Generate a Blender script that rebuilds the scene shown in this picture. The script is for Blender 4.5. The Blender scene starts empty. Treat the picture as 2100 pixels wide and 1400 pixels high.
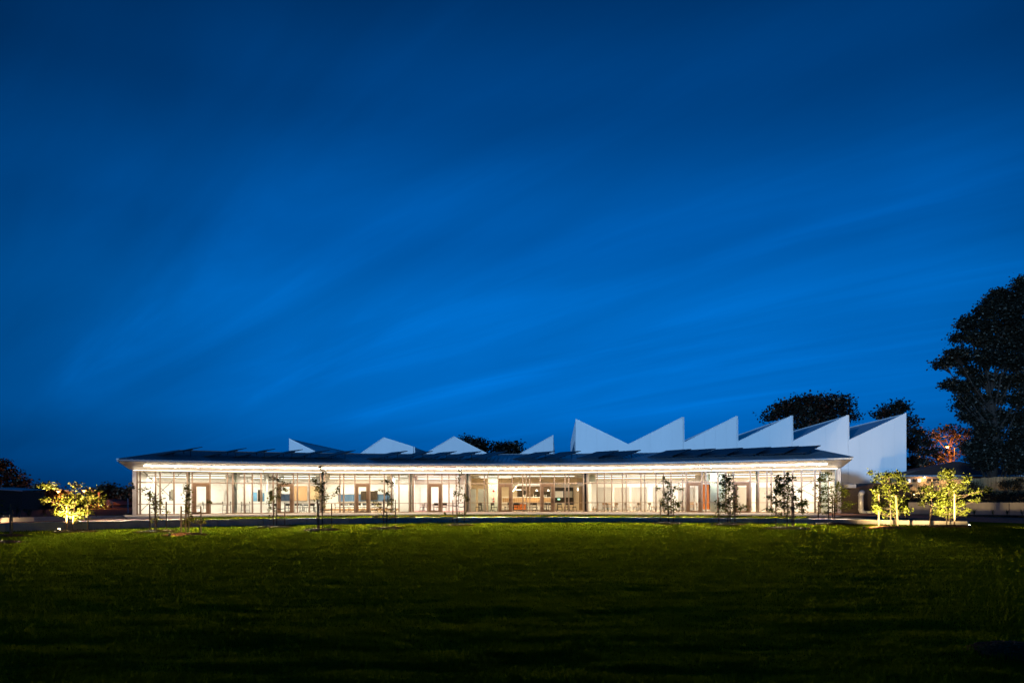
import bpy, math, random
import numpy as np
from mathutils import Matrix, Vector
random.seed(7); rng = np.random.default_rng(7)
S = bpy.context.scene; COL = S.collection
PI = math.pi; rad = math.radians

# ------------------------------------------------------------------ camera
F = 1400.0; CX0 = 1050.0; HY = 1021.0; ROLL = 0.00237; EYE = 1.6
cd = bpy.data.cameras.new('camera'); cam = bpy.data.objects.new('camera', cd); COL.objects.link(cam)
cd.sensor_width = 36; cd.lens = 24.0; cd.shift_y = (HY - 700) / 2100.0
cd.clip_start = 0.1; cd.clip_end = 4000
cam.location = (0, 0, EYE)
cam.rotation_euler = (Matrix.Rotation(PI / 2, 4, 'X') @ Matrix.Rotation(-ROLL, 4, 'Z')).to_euler()
S.camera = cam

# ------------------------------------------------------------------ exposure / render
S.view_settings.view_transform = 'Standard'; S.view_settings.look = 'None'
S.view_settings.exposure = 0.0; S.view_settings.gamma = 1.0
S.view_settings.use_curve_mapping = False
S.render.engine = 'CYCLES'
S.cycles.use_denoising = True
S.cycles.max_bounces = 7; S.cycles.diffuse_bounces = 3; S.cycles.glossy_bounces = 3
S.cycles.transmission_bounces = 3; S.cycles.transparent_max_bounces = 24
S.cycles.sample_clamp_indirect = 4.0; S.cycles.caustics_reflective = False; S.cycles.caustics_refractive = False

# ------------------------------------------------------------------ dusk sky
W = bpy.data.worlds.new('World'); S.world = W; W.use_nodes = True
def nd(nt, t, **kw):
    n = nt.nodes.new(t)
    for k, v in kw.items():
        if k.startswith('i_'):
            n.inputs[k[2:].replace('_', ' ')].default_value = v
        else: setattr(n, k, v)
    return n
def mth(nt, op, a, b=None, c=None, clamp=False):
    n = nt.nodes.new('ShaderNodeMath'); n.operation = op; n.use_clamp = clamp
    for i, x in enumerate((a, b, c)):
        if x is None: continue
        if isinstance(x, (int, float)): n.inputs[i].default_value = x
        else: nt.links.new(x, n.inputs[i])
    return n.outputs[0]
def ramp(nt, fac, stops, interp='LINEAR'):
    n = nt.nodes.new('ShaderNodeValToRGB'); n.color_ramp.interpolation = interp
    el = n.color_ramp.elements
    while len(el) < len(stops): el.new(0.5)
    for e, (p, c) in zip(el, stops):
        e.position = p; e.color = (c[0], c[1], c[2], 1) if not isinstance(c, (int, float)) else (c, c, c, 1)
    nt.links.new(fac, n.inputs[0]); return n.outputs[0]
def mix(nt, fac, a, b, mode='MIX'):
    n = nt.nodes.new('ShaderNodeMix'); n.data_type = 'RGBA'; n.blend_type = mode
    for s, x in ((n.inputs[0], fac), (n.inputs[6], a), (n.inputs[7], b)):
        if isinstance(x, (int, float)): s.default_value = x
        elif isinstance(x, tuple): s.default_value = (x[0], x[1], x[2], 1)
        else: nt.links.new(x, s)
    return n.outputs[2]
nt = W.node_tree; bg = nt.nodes['Background']
tc = nd(nt, 'ShaderNodeTexCoord'); sep = nd(nt, 'ShaderNodeSeparateXYZ'); nt.links.new(tc.outputs['Generated'], sep.inputs[0])
dx, dy, dz = sep.outputs
el = mth(nt, 'MAXIMUM', dz, 0.0)
base = ramp(nt, el, [(0.0, (0.0, .055, .235)), (0.06, (0.0, .100, .40)), (0.13, (0.0, .155, .60)), (0.24, (0.0, .155, .60)),
                     (0.36, (0.0, .105, .43)), (0.50, (0.0, .054, .23)), (0.62, (0.0, .030, .130)), (1.0, (0.0, .025, .10))], 'EASE')
# broad azimuth falloff round the brightest bearing, a little right of the view axis
caz = mth(nt, 'ADD', mth(nt, 'MULTIPLY', dy, 0.995), mth(nt, 'MULTIPLY', dx, 0.10))
hyp = mth(nt, 'MAXIMUM', mth(nt, 'SQRT', mth(nt, 'ADD', mth(nt, 'MULTIPLY', dx, dx), mth(nt, 'MULTIPLY', dy, dy))), 0.001)
cazn = mth(nt, 'DIVIDE', caz, hyp)
azf = ramp(nt, mth(nt, 'MULTIPLY_ADD', cazn, 0.5, 0.5), [(0.0, .55), (0.5, .5), (0.86, .50), (0.91, .66), (0.96, .92), (1.0, 1.04)], 'EASE')
# high thin cloud drawn out along one bearing (seen in perspective it fans out to the right)
den = mth(nt, 'ADD', el, 0.10)
px_ = mth(nt, 'DIVIDE', dx, den); py_ = mth(nt, 'DIVIDE', dy, den)
CLOUD_SHIFT = 3.7; A_ = rad(-46)
u_ = mth(nt, 'ADD', mth(nt, 'MULTIPLY', px_, math.sin(A_)), mth(nt, 'MULTIPLY', py_, math.cos(A_)))
v_ = mth(nt, 'SUBTRACT', mth(nt, 'MULTIPLY', px_, math.cos(A_)), mth(nt, 'MULTIPLY', py_, math.sin(A_)))
cmb = nd(nt, 'ShaderNodeCombineXYZ')
nt.links.new(mth(nt, 'MULTIPLY_ADD', u_, 0.30, CLOUD_SHIFT), cmb.inputs[0]); nt.links.new(mth(nt, 'MULTIPLY', v_, 1.7), cmb.inputs[1])
cn = nd(nt, 'ShaderNodeTexNoise', i_Scale=1.5, i_Detail=6.0, i_Roughness=0.55, i_Distortion=0.5); nt.links.new(cmb.outputs[0], cn.inputs['Vector'])
cl = ramp(nt, cn.outputs[0], [(0.30, .86), (0.47, .96), (0.60, 1.09), (0.74, 1.32)])
lowcut = ramp(nt, el, [(0.0, 0.1), (0.10, .5), (0.22, 1.0), (0.45, .75), (0.7, .5)])
clm = mix(nt, lowcut, (1, 1, 1), cl)
sky = mix(nt, 1.0, mix(nt, 1.0, base, azf, 'MULTIPLY'), clm, 'MULTIPLY')
nt.links.new(sky, bg.inputs[0]); bg.inputs[1].default_value = 0.92

# ------------------------------------------------------------------ last light of the set sun, from behind the camera
sl = bpy.data.lights.new('sun', 'SUN'); so = bpy.data.objects.new('sun', sl); COL.objects.link(so)
sl.energy = 2.5; sl.angle = rad(2); sl.color = (.27, .57, 1.0)
so.rotation_euler = (rad(90 - 3), 0, rad(-33)); so.location = (0, -20, 20)

# ================================================================== helpers
ORG = {}
def org(o): return ORG.get(o.name, Vector((0, 0, 0))) if o else Vector((0, 0, 0))
class MB:
    def __init__(s): s.v = []; s.f = []
    def add(s, vs, fs):
        b = len(s.v); s.v += [tuple(v) for v in vs]; s.f += [tuple(i + b for i in f) for f in fs]; return s
    def box(s, c, sz, rz=0.0, rx=0.0):
        hx, hy, hz = sz[0] / 2, sz[1] / 2, sz[2] / 2
        m = Matrix.Rotation(rz, 3, 'Z') @ Matrix.Rotation(rx, 3, 'X') if (rz or rx) else None
        vs = []
        for z in (-hz, hz):
            for x, y in ((-hx, -hy), (hx, -hy), (hx, hy), (-hx, hy)):
                p = Vector((x, y, z)); p = m @ p if m else p
                vs.append((p.x + c[0], p.y + c[1], p.z + c[2]))
        return s.add(vs, [(3, 2, 1, 0), (4, 5, 6, 7), (0, 1, 5, 4), (1, 2, 6, 5), (2, 3, 7, 6), (3, 0, 4, 7)])
    def beam(s, p, q, w, h=None):
        p = Vector(p); q = Vector(q); h = h or w
        d = (q - p).normalized(); up = Vector((0, 0, 1)) if abs(d.z) < .95 else Vector((0, 1, 0))
        x = d.cross(up).normalized(); y = x.cross(d)
        vs = []
        for b in (p, q):
            for sx, sy in ((-1, -1), (1, -1), (1, 1), (-1, 1)):
                vs.append(b + x * (sx * w / 2) + y * (sy * h / 2))
        return s.add(vs, [(3, 2, 1, 0), (4, 5, 6, 7), (0, 1, 5, 4), (1, 2, 6, 5), (2, 3, 7, 6), (3, 0, 4, 7)])
    def tube(s, pts, rs, n=6, cap=True):
        pts = [Vector(p) for p in pts]
        if isinstance(rs, (int, float)): rs = [rs] * len(pts)
        vs = []; fs = []; px = None
        for i, p in enumerate(pts):
            a = pts[max(i - 1, 0)]; b = pts[min(i + 1, len(pts) - 1)]
            d = (b - a).normalized()
            if px is None:
                r = Vector((1, 0, 0)) if abs(d.x) < .9 else Vector((0, 1, 0)); px = (r - d * r.dot(d)).normalized()
            else: px = (px - d * px.dot(d)).normalized()
            y = d.cross(px)
            for k in range(n):
                t = 2 * PI * k / n; vs.append(p + (px * math.cos(t) + y * math.sin(t)) * rs[i])
        for i in range(len(pts) - 1):
            for k in range(n):
                k2 = (k + 1) % n; fs.append((i * n + k, i * n + k2, (i + 1) * n + k2, (i + 1) * n + k))
        if cap: fs.append(tuple(range(n - 1, -1, -1))); fs.append(tuple((len(pts) - 1) * n + k for k in range(n)))
        return s.add(vs, fs)
    def poly(s, pts): return s.add(pts, [tuple(range(len(pts)))])
    def prism(s, pts, vec):            # polygon extruded along vec
        n = len(pts); v = Vector(vec); a = [Vector(p) for p in pts]; b = [p + v for p in a]
        return s.add(a + b, [tuple(range(n - 1, -1, -1)), tuple(range(n, 2 * n))] + [(i, (i + 1) % n, n + (i + 1) % n, n + i) for i in range(n)])
    def build(s, name, m, parent=None, world=True, smooth=False):
        o_ = org(parent) if world else Vector((0, 0, 0))
        me = bpy.data.meshes.new(name)
        me.from_pydata([(v[0] - o_.x, v[1] - o_.y, v[2] - o_.z) for v in s.v], [], s.f)
        if m: me.materials.append(m)
        if smooth:
            for p in me.polygons: p.use_smooth = True
        o = bpy.data.objects.new(name, me); COL.objects.link(o)
        if parent: o.parent = parent; ORG[o.name] = org(parent).copy()
        return o
def tag(o, label=None, cat=None, group=None, kind=None):
    for k, v in (('label', label), ('category', cat), ('group', group), ('kind', kind)):
        if v: o[k] = v
    return o
def thing(name, label, cat, loc=(0, 0, 0), rz=0.0, group=None):
    o = bpy.data.objects.new(name, None); COL.objects.link(o); o.location = loc; o.rotation_euler = (0, 0, rz)
    o.empty_display_size = 0.2; ORG[o.name] = Vector(loc)
    return tag(o, label, cat, group)
KIDS = {}
def dup(root, loc, rz, label, group=None):
    r = root.copy(); COL.objects.link(r); r.location = loc; r.rotation_euler = (0, 0, rz); tag(r, label, None, group)
    for ch in list(root.children):
        c = ch.copy(); COL.objects.link(c); c.parent = r
        for g in list(ch.children):
            d = g.copy(); COL.objects.link(d); d.parent = c
    return r

# ------------------------------------------------------------------ geometry of the site
ACX, ACY = -2.1, 6.6                 # centre of the concave facade
RG, RE, RR, RB = 55.4, 52.6, 60.5, 68.4
FZ = 0.347; HZ = 3.916               # floor level, glazing head
def pol(R, a, z): return Vector((ACX + R * math.sin(a), ACY + R * math.cos(a), z))
def ang(px, R):
    s_ = (px - CX0) / F; A = s_ * s_ + 1; B = -2 * (s_ * ACX + ACY); C = ACX**2 + ACY**2 - R * R
    t = (-B + math.sqrt(B * B - 4 * A * C)) / (2 * A); return math.atan2(s_ * t - ACX, t - ACY)
def hor(px): return HY - (px - CX0) * ROLL
def at(px, py, d): return Vector(((px - CX0) / F * d, d, EYE - (py - hor(px)) / F * d))
def zat(px, py, R):
    p = pol(R, ang(px, R), 0); return EYE - (py - hor(px)) / F * p.y
def lawn_z(x, y): return 0.0045 * x * min(max(y / 40.0, 0), 1)
def on_lawn(px, py):
    d = 35.0
    for _ in range(6):
        d = (EYE - lawn_z((px - CX0) / F * d, d)) * F / (py - hor(px))
    x = (px - CX0) / F * d; return Vector((x, d, lawn_z(x, d)))

# ------------------------------------------------------------------ materials
def mat(name, col, rough=.6, metal=0.0, var=.15, scale=6.0, bump=0.0, spec=.4, stretch=None, detail=4.0):
    m = bpy.data.materials.new(name); m.use_nodes = True; t = m.node_tree; b = t.nodes['Principled BSDF']
    c = nd(t, 'ShaderNodeTexCoord'); vec = c.outputs['Object']
    if stretch:
        mp = nd(t, 'ShaderNodeMapping'); mp.inputs['Scale'].default_value = stretch; t.links.new(vec, mp.inputs[0]); vec = mp.outputs[0]
    n = nd(t, 'ShaderNodeTexNoise', i_Scale=scale, i_Detail=detail); t.links.new(vec, n.inputs['Vector'])
    lo = tuple(x * (1 - var) for x in col); hi = tuple(min(1, x * (1 + var)) for x in col)
    t.links.new(ramp(t, n.outputs[0], [(.3, lo), (.7, hi)]), b.inputs['Base Color'])
    b.inputs['Roughness'].default_value = rough; b.inputs['Metallic'].default_value = metal
    b.inputs['Specular IOR Level'].default_value = spec
    if bump:
        bp = nd(t, 'ShaderNodeBump', i_Strength=bump, i_Distance=.05); t.links.new(n.outputs[0], bp.inputs['Height']); t.links.new(bp.outputs[0], b.inputs['Normal'])
    return m
def emit(name, col, st):
    m = bpy.data.materials.new(name); m.use_nodes = True; t = m.node_tree; b = t.nodes['Principled BSDF']
    b.inputs['Base Color'].default_value = (.8, .8, .8, 1)
    b.inputs['Emission Color'].default_value = (*col, 1); b.inputs['Emission Strength'].default_value = st
    return m
def leafmat(name, col, tr, var=.35, scale=3.0, rough=.5, gloss=.03):
    m = bpy.data.materials.new(name); m.use_nodes = True; t = m.node_tree; t.nodes.remove(t.nodes['Principled BSDF'])
    out = t.nodes['Material Output']; g = nd(t, 'ShaderNodeNewGeometry')
    n = nd(t, 'ShaderNodeTexNoise', i_Scale=scale, i_Detail=3.0); t.links.new(g.outputs['Position'], n.inputs['Vector'])
    c = ramp(t, n.outputs[0], [(.32, tuple(x * (1 - var) for x in col)), (.68, tuple(x * (1 + var) for x in col))])
    d = nd(t, 'ShaderNodeBsdfDiffuse'); t.links.new(c, d.inputs[0])
    r = nd(t, 'ShaderNodeBsdfTranslucent'); t.links.new(c, r.inputs[0])
    gl = nd(t, 'ShaderNodeBsdfGlossy', i_Roughness=rough); gl.inputs[0].default_value = (.9, .9, .8, 1)
    mx = nd(t, 'ShaderNodeMixShader'); mx.inputs[0].default_value = tr; t.links.new(d.outputs[0], mx.inputs[1]); t.links.new(r.outputs[0], mx.inputs[2])
    m2 = nd(t, 'ShaderNodeMixShader'); m2.inputs[0].default_value = gloss; t.links.new(mx.outputs[0], m2.inputs[1]); t.links.new(gl.outputs[0], m2.inputs[2])
    t.links.new(m2.outputs[0], out.inputs[0]); return m
def glassmat(name, tint, refl):
    m = bpy.data.materials.new(name); m.use_nodes = True; t = m.node_tree; t.nodes.remove(t.nodes['Principled BSDF'])
    out = t.nodes['Material Output']; tr = nd(t, 'ShaderNodeBsdfTransparent'); tr.inputs[0].default_value = (*tint, 1)
    gl = nd(t, 'ShaderNodeBsdfGlossy', i_Roughness=.02); lw = nd(t, 'ShaderNodeFresnel', i_IOR=1.45)
    mx = nd(t, 'ShaderNodeMixShader'); t.links.new(mth(t, 'MULTIPLY', lw.outputs[0], refl), mx.inputs[0])
    t.links.new(tr.outputs[0], mx.inputs[1]); t.links.new(gl.outputs[0], mx.inputs[2]); t.links.new(mx.outputs[0], out.inputs[0]); return m
MT = dict(
    glass=glassmat('clear_glass', (.95, .97, .955), .9),
    frosted=mat('frosted_glass', (.50, .56, .50), .35, 0, .08, 3),
    mullion=mat('bronze_aluminium', (.27, .195, .14), .4, .15, .1, 4),
    doorframe=mat('brown_door_metal', (.155, .09, .05), .45, .1, .12, 4),
    soffit=mat('soffit_panel', (.78, .72, .63), .28, 0, .05, 1.5, spec=.6),
    fascia=mat('fascia_metal', (.52, .50, .50), .4, .3, .08, 2),
    roof=mat('roof_metal', (.24, .26, .28), .38, .5, .18, 1.2),
    wallw=mat('white_plaster', (.80, .78, .74), .7, 0, .04, 2),
    ceil=mat('white_ceiling', (.80, .77, .70), .7, 0, .04, 2),
    floor=mat('timber_floor', (.64, .48, .34), .45, 0, .15, 3, stretch=(1, 6, 1)),
    pinkfl=mat('pink_carpet', (.52, .26, .26), .9, 0, .15, 20),
    colm=mat('steel_column_paint', (.32, .30, .24), .45, .1, .08, 4),
    colw=mat('white_column_paint', (.66, .60, .55), .5, 0, .08, 4),
    blind=mat('grey_blind', (.36, .34, .315), .8, 0, .06, 40, stretch=(1, 1, .05)),
    blue=mat('blue_pinboard', (.055, .115, .20), .8, 0, .15, 6),
    dblue=mat('navy_pinboard', (.015, .03, .06), .8, 0, .15, 6),
    screen=mat('dark_screen', (.035, .025, .015), .25, 0, .2, 3),
    dark=mat('dark_metal', (.022, .02, .02), .5, .3, .2, 10),
    blackpl=mat('black_plastic', (.02, .02, .021), .45, 0, .2, 10),
    tan=mat('tan_plywood', (.44, .26, .13), .5, 0, .15, 12, stretch=(1, 8, 1)),
    timber=mat('warm_timber', (.42, .25, .12), .5, 0, .2, 4, stretch=(12, 12, .6)),
    orange=mat('orange_timber_door', (.55, .16, .03), .45, 0, .15, 4, stretch=(10, 10, .5)),
    dkwood=mat('dark_timber', (.13, .075, .035), .5, 0, .2, 5, stretch=(8, 8, .6)),
    tabletop=mat('white_laminate', (.75, .73, .70), .35, 0, .04, 4),
    greydoor=mat('grey_door_paint', (.30, .30, .28), .5, 0, .06, 4),
    red=mat('red_sign', (.60, .02, .02), .4, 0, .08, 6),
    concrete=mat('concrete', (.46, .385, .30), .8, 0, .22, 1.6, .25, stretch=(1, 1, .5)),
    apron=mat('pale_concrete_paving', (.50, .42, .36), .8, 0, .12, 1.4, .1, spec=.05),
    gravel=mat('red_gravel', (.34, .15, .095), .95, 0, .35, 9, .5, spec=.05),
    soil=mat('dark_soil', (.035, .026, .018), .95, 0, .4, 4, .5, spec=.05),
    mulch=mat('bark_mulch', (.085, .034, .016), .95, 0, .45, 30, .9, spec=.05),
    chip=mat('bark_chip', (.14, .060, .028), .9, 0, .5, 9, spec=.05),
    stake=mat('hardwood_stake', (.21, .14, .09), .8, 0, .25, 6, .2, spec=.05, stretch=(6, 6, .5)),
    tie=mat('black_tree_tie', (.02, .018, .016), .8, 0, .2, 10),
    bark=mat('bark', (.10, .07, .045), .9, 0, .35, 10, .5, stretch=(1, 1, .3)),
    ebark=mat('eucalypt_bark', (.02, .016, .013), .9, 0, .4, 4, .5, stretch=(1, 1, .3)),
    cladding=mat('white_wall_cladding', (.78, .78, .78), .5, 0, .04, .30, stretch=(1, 1, .3)),
    sawroof=mat('sawtooth_roof_metal', (.36, .38, .41), .4, .5, .12, .8),
    solar=mat('solar_glass', (.012, .013, .018), .45, 0, .3, 3, spec=.25),
    solarframe=mat('solar_frame_metal', (.05, .05, .055), .4, .6, .1, 5),
    pipe=mat('white_duct_pipe', (.66, .62, .60), .35, .2, .08, 3),
    pipeg=mat('galvanised_pipe', (.48, .49, .50), .3, .7, .12, 5),
    brick=mat('dark_brick', (.075, .052, .04), .85, 0, .3, 8, .3),
    hbrick=mat('tan_house_brick', (.40, .24, .13), .85, 0, .2, 14, .3),
    tileroof=mat('brown_tile_roof', (.075, .038, .028), .8, 0, .3, 4, .4),
    paling=mat('timber_paling', (.33, .21, .10), .85, 0, .55, 3, .2, stretch=(14, 14, .2)),
    winlit=emit('lit_window', (1.0, .86, .62), 1.1),
    led=emit('led_diffuser', (1.0, .90, .74), 3.5),
    pend=emit('pendant_tube_glow', (1.0, .90, .72), 3.5),
    spotl=emit('spot_lens_glow', (1.0, .80, .50), 30.0),
    sodium=emit('sodium_lamp_glow', (1.0, .40, .08), 5.0),
    headl=emit('head_strip_glow', (1.0, .80, .52), 3.6),
    sofled=emit('soffit_strip_glow', (1.0, .82, .56), 42.0),
    exitg=emit('exit_sign_glow', (.10, .9, .55), 1.6),
    leaf=leafmat('maple_leaf', (.085, .10, .010), .06, .35, 7.0),
    thinleaf=leafmat('thin_maple_leaf', (.12, .115, .012), .30, .35, 7.0),
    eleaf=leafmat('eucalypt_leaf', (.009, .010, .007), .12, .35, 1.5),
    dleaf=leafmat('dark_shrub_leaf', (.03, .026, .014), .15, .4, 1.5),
    tuft=leafmat('strappy_grass_leaf', (.055, .07, .02), .25, .3, 4.0),
    grass=leafmat('lawn_grass_blade', (.086, .113, .003), .42, .14, 1.3, gloss=0.0),
)
def lawnmat():
    m = bpy.data.materials.new('lawn_ground'); m.use_nodes = True; t = m.node_tree; b = t.nodes['Principled BSDF']
    g = nd(t, 'ShaderNodeNewGeometry'); n = nd(t, 'ShaderNodeTexNoise', i_Scale=1.2, i_Detail=6.0); t.links.new(g.outputs['Position'], n.inputs['Vector'])
    n2 = nd(t, 'ShaderNodeTexNoise', i_Scale=22.0, i_Detail=4.0); t.links.new(g.outputs['Position'], n2.inputs['Vector'])
    c = ramp(t, n.outputs[0], [(.3, (.065, .088, .003)), (.7, (.098, .128, .005))])
    c2 = mix(t, .65, c, ramp(t, n2.outputs[0], [(.35, (.02, .027, .002)), (.65, (.12, .15, .008))]))
    t.links.new(c2, b.inputs['Base Color']); b.inputs['Roughness'].default_value = .95; b.inputs['Specular IOR Level'].default_value = 0.0
    bp = nd(t, 'ShaderNodeBump', i_Strength=.9, i_Distance=.06); t.links.new(n2.outputs[0], bp.inputs['Height']); t.links.new(bp.outputs[0], b.inputs['Normal'])
    return m
MT['lawn'] = lawnmat()

# ================================================================== GROUND
def struct(mb, name, m, **k):
    o = mb.build(name, m, **k); tag(o, kind='structure'); return o
def ring(R0, R1, a0, a1, z, n=60, z1=None):
    b = MB(); z1 = z if z1 is None else z1
    vs = []
    for i in range(n + 1):
        a = a0 + (a1 - a0) * i / n; vs += [pol(R0, a, z), pol(R1, a, z1)]
    b.add(vs, [(2 * i, 2 * i + 1, 2 * i + 3, 2 * i + 2) for i in range(n)]); return b
b = MB(); b.poly([(-2500, -2500, -3.6), (2500, -2500, -3.6), (2500, 2500, -3.6), (-2500, 2500, -3.6)]); struct(b, 'ground', MT['soil'])
AL, AR = rad(-30.45), rad(30.45)
RW = 38.6
a_wl, a_wr = ang(-120, RW), ang(1984.5, RW)
struct(ring(RW + .15, 150, rad(-62), rad(33.5), FZ - .06, 80), 'terrace', MT['soil'])
struct(ring(44.3, RG + .5, rad(-31.2), rad(31.6), FZ - .012, 80), 'paving', MT['apron'])
# lawn sheet with mown undulations (real relief)
_P = [(rng.uniform(.35, 3.2), rng.uniform(0, 2 * PI), rng.uniform(-.5, .5), rng.uniform(.2, 1)) for _ in range(1)]
_L = rng.random((64, 64, 3))
def vnoise(x, y, k=0):
    xi = np.floor(x).astype(int); yi = np.floor(y).astype(int); fx = x - xi; fy = y - yi
    fx = fx * fx * (3 - 2 * fx); fy = fy * fy * (3 - 2 * fy)
    g = lambda i, j: _L[i % 64, j % 64, k]
    return (g(xi, yi) * (1 - fx) + g(xi + 1, yi) * fx) * (1 - fy) + (g(xi, yi + 1) * (1 - fx) + g(xi + 1, yi + 1) * fx) * fy
def relief(x, y):
    return .022 * (vnoise(x * .45 + 3, y * 1.7, 0) - .5) + .034 * (vnoise(x * .85, y * 5.6 + 9, 1) - .5) + .026 * (vnoise(x * 3.3, y * 8.3, 2) - .5)
def lawn_h(x, y): return .0045 * x * np.clip(y / 40., 0, 1) + relief(x, y)
NA, NR = 420, 560
aa = np.linspace(rad(-52), rad(52), NA)
rr = 4.0 * (47.0 / 4.0) ** np.linspace(0, 1, NR)
Ag, Rg_ = np.meshgrid(aa, rr); Xg = Rg_ * np.sin(Ag); Yg = Rg_ * np.cos(Ag)
# keep it inside the retaining wall's arc
dd = np.hypot(Xg - ACX, Yg - ACY); k_ = np.where(dd > RW + .05, (RW + .05) / dd, 1.0)
right = Xg > 24.0
k_ = np.where(right, np.minimum(1.0, np.where(dd > 43.0, 43.0 / dd, 1.0)), k_)
Xg = ACX + (Xg - ACX) * k_; Yg = ACY + (Yg - ACY) * k_
Zg = lawn_h(Xg, Yg)
me = bpy.data.meshes.new('lawn')
idx = np.arange(NA * NR).reshape(NR, NA)
quads = np.stack([idx[:-1, :-1], idx[:-1, 1:], idx[1:, 1:], idx[1:, :-1]], -1).reshape(-1, 4)
def fastmesh(me, V, Fc):
    n = Fc.shape[1]; me.vertices.add(len(V)); me.vertices.foreach_set('co', V.astype(np.float32).ravel())
    me.loops.add(Fc.size); me.loops.foreach_set('vertex_index', Fc.astype(np.int32).ravel())
    me.polygons.add(len(Fc)); me.polygons.foreach_set('loop_start', np.arange(0, Fc.size, n, dtype=np.int32))
    me.polygons.foreach_set('loop_total', np.full(len(Fc), n, np.int32)); me.update(); me.validate()
fastmesh(me, np.stack([Xg, Yg, Zg], -1).reshape(-1, 3), quads[:, ::-1])
me.materials.append(MT['lawn']); lo = bpy.data.objects.new('lawn', me); COL.objects.link(lo); tag(lo, kind='structure')
for p in me.polygons: pass
me.polygons.foreach_set('use_smooth', np.ones(len(me.polygons), bool))
# rest of the lawn, round and behind the camera
b = MB(); b.poly([(-60, -40, -.05), (60, -40, -.05), (60, 6, -.05), (-60, 6, -.05)])
b.poly([(-60, 6, -.06), (-7, 6, -.06), (-30, 34, -.16), (-60, 34, -.16)]); b.poly([(7, 6, -.06), (60, 6, -.06), (60, 40, .02), (33, 40, .02)])
struct(b, 'lawn_surround', MT['lawn'])
a_gl, a_gr = ang(393, 41.5), ang(1935, 41)
struct(ring(RW + .14, 44.3, a_gl, rad(29.5), FZ - .006, 60), 'lawn_strip', MT['lawn'])
struct(ring(RW + .14, 44.3, rad(-62), a_gl, FZ - .010, 30), 'gravel_path', MT['gravel'])
# gravel path on the right, falling gently to the lawn
near = [(1700, 1056.6, .335), (1760, 1057.6, .335), (1830, 1059.6, .33), (1890, 1062.8, .31), (1940, 1066, .27), (1984, 1068.6, .235), (2100, 1072.4, .21), (2260, 1078, .20), (2500, 1087, .19)]
far = [(1700, 1051.5, .34), (1760, 1053, .34), (1830, 1054, .335), (1890, 1055.5, .33), (1940, 1057, .32), (1984, 1058.3, .31), (2100, 1061, .30), (2260, 1065, .30), (2500, 1072, .29)]
def gpt(px, py, z):
    d = (EYE - z) * F / (py - hor(px)); return Vector(((px - CX0) / F * d, d, z))
b = MB()
vs = []
for n_, f_ in zip(near, far): vs += [gpt(*n_), gpt(*f_)]
b.add(vs, [(2 * i, 2 * i + 2, 2 * i + 3, 2 * i + 1) for i in range(len(near) - 1)]); struct(b, 'gravel_path', MT['gravel'])
# lawn skirt between the path edge and the mown lawn on the far right
b = MB(); vs = []
for n_ in near[4:]:
    p = gpt(*n_); q = gpt(n_[0] + 6, n_[1] + 9, n_[2] - .03); vs += [p - Vector((0, 0, .004)), Vector((q.x, q.y, lawn_z(q.x, q.y) - .01))]
b.add(vs, [(2 * i + 1, 2 * i + 3, 2 * i + 2, 2 * i) for i in range(len(vs) // 2 - 1)]); struct(b, 'lawn_edge', MT['lawn'])

b = MB(); vs = []      # unseen bank added behind the camera to shade the low ground
for i in range(61):
    x_ = -260 + 520 * i / 60; hh = 8.6 + 1.6 / (1 + math.exp(-(x_ + 17) / 2.5)) + .5 * math.sin(i * 1.7) + .35 * math.sin(i * .63)
    vs += [(x_, -12, -.08), (x_, -24, 3.0), (x_, -32 - 1.5 * math.sin(i), hh), (x_, -60, hh + .4)]
b.add(vs, [(4 * i + k, 4 * i + 4 + k, 4 * i + 5 + k, 4 * i + 1 + k) for i in range(60) for k in range(3)]); struct(b, 'shade_bank', MT['lawn'])
# grass blades (nobody could count them): one mesh, finer near the camera
def blades(n, r0, r1, hmul=1.0, amax=46):
    # area-weighted towards the near ground so that blades keep about one pixel of width
    u = rng.random(n); R = r0 * (r1 / r0) ** u; A = rng.uniform(-rad(amax), rad(amax), n)
    x = R * np.sin(A); y = R * np.cos(A)
    ok = (np.hypot(x - ACX, y - ACY) < RW - .25) & (y > 3.5)
    return x[ok], y[ok], R[ok]
x, y, R = blades(420000, 4.6, 46)
n = len(x); h = (.035 + .03 * rng.random(n)) * (1 + .25 * np.clip(R / 40, 0, 1)) * (.65 + .8 * vnoise(x * 1.5, y * 3.4 + 9, 1))
w = np.maximum(.006, R * .00062) * rng.uniform(.7, 1.4, n); t = rng.uniform(0, 2 * PI, n); tl = rng.uniform(0, .7, n) * h; tb = rng.uniform(0, 2 * PI, n)
z0 = lawn_h(x, y) - .006
V = np.empty((n, 3, 3)); V[:, 0] = np.stack([x - np.cos(t) * w, y - np.sin(t) * w, z0], -1); V[:, 1] = np.stack([x + np.cos(t) * w, y + np.sin(t) * w, z0], -1)
V[:, 2] = np.stack([x + np.cos(tb) * tl, y + np.sin(tb) * tl, z0 + h], -1)
me = bpy.data.meshes.new('grass_blades'); fastmesh(me, V.reshape(-1, 3), np.arange(3 * n).reshape(-1, 3)); me.materials.append(MT['grass'])
o = bpy.data.objects.new('grass_blades', me); COL.objects.link(o); tag(o, 'short mown green lawn grass filling the whole foreground', 'grass', kind='stuff')
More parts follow.
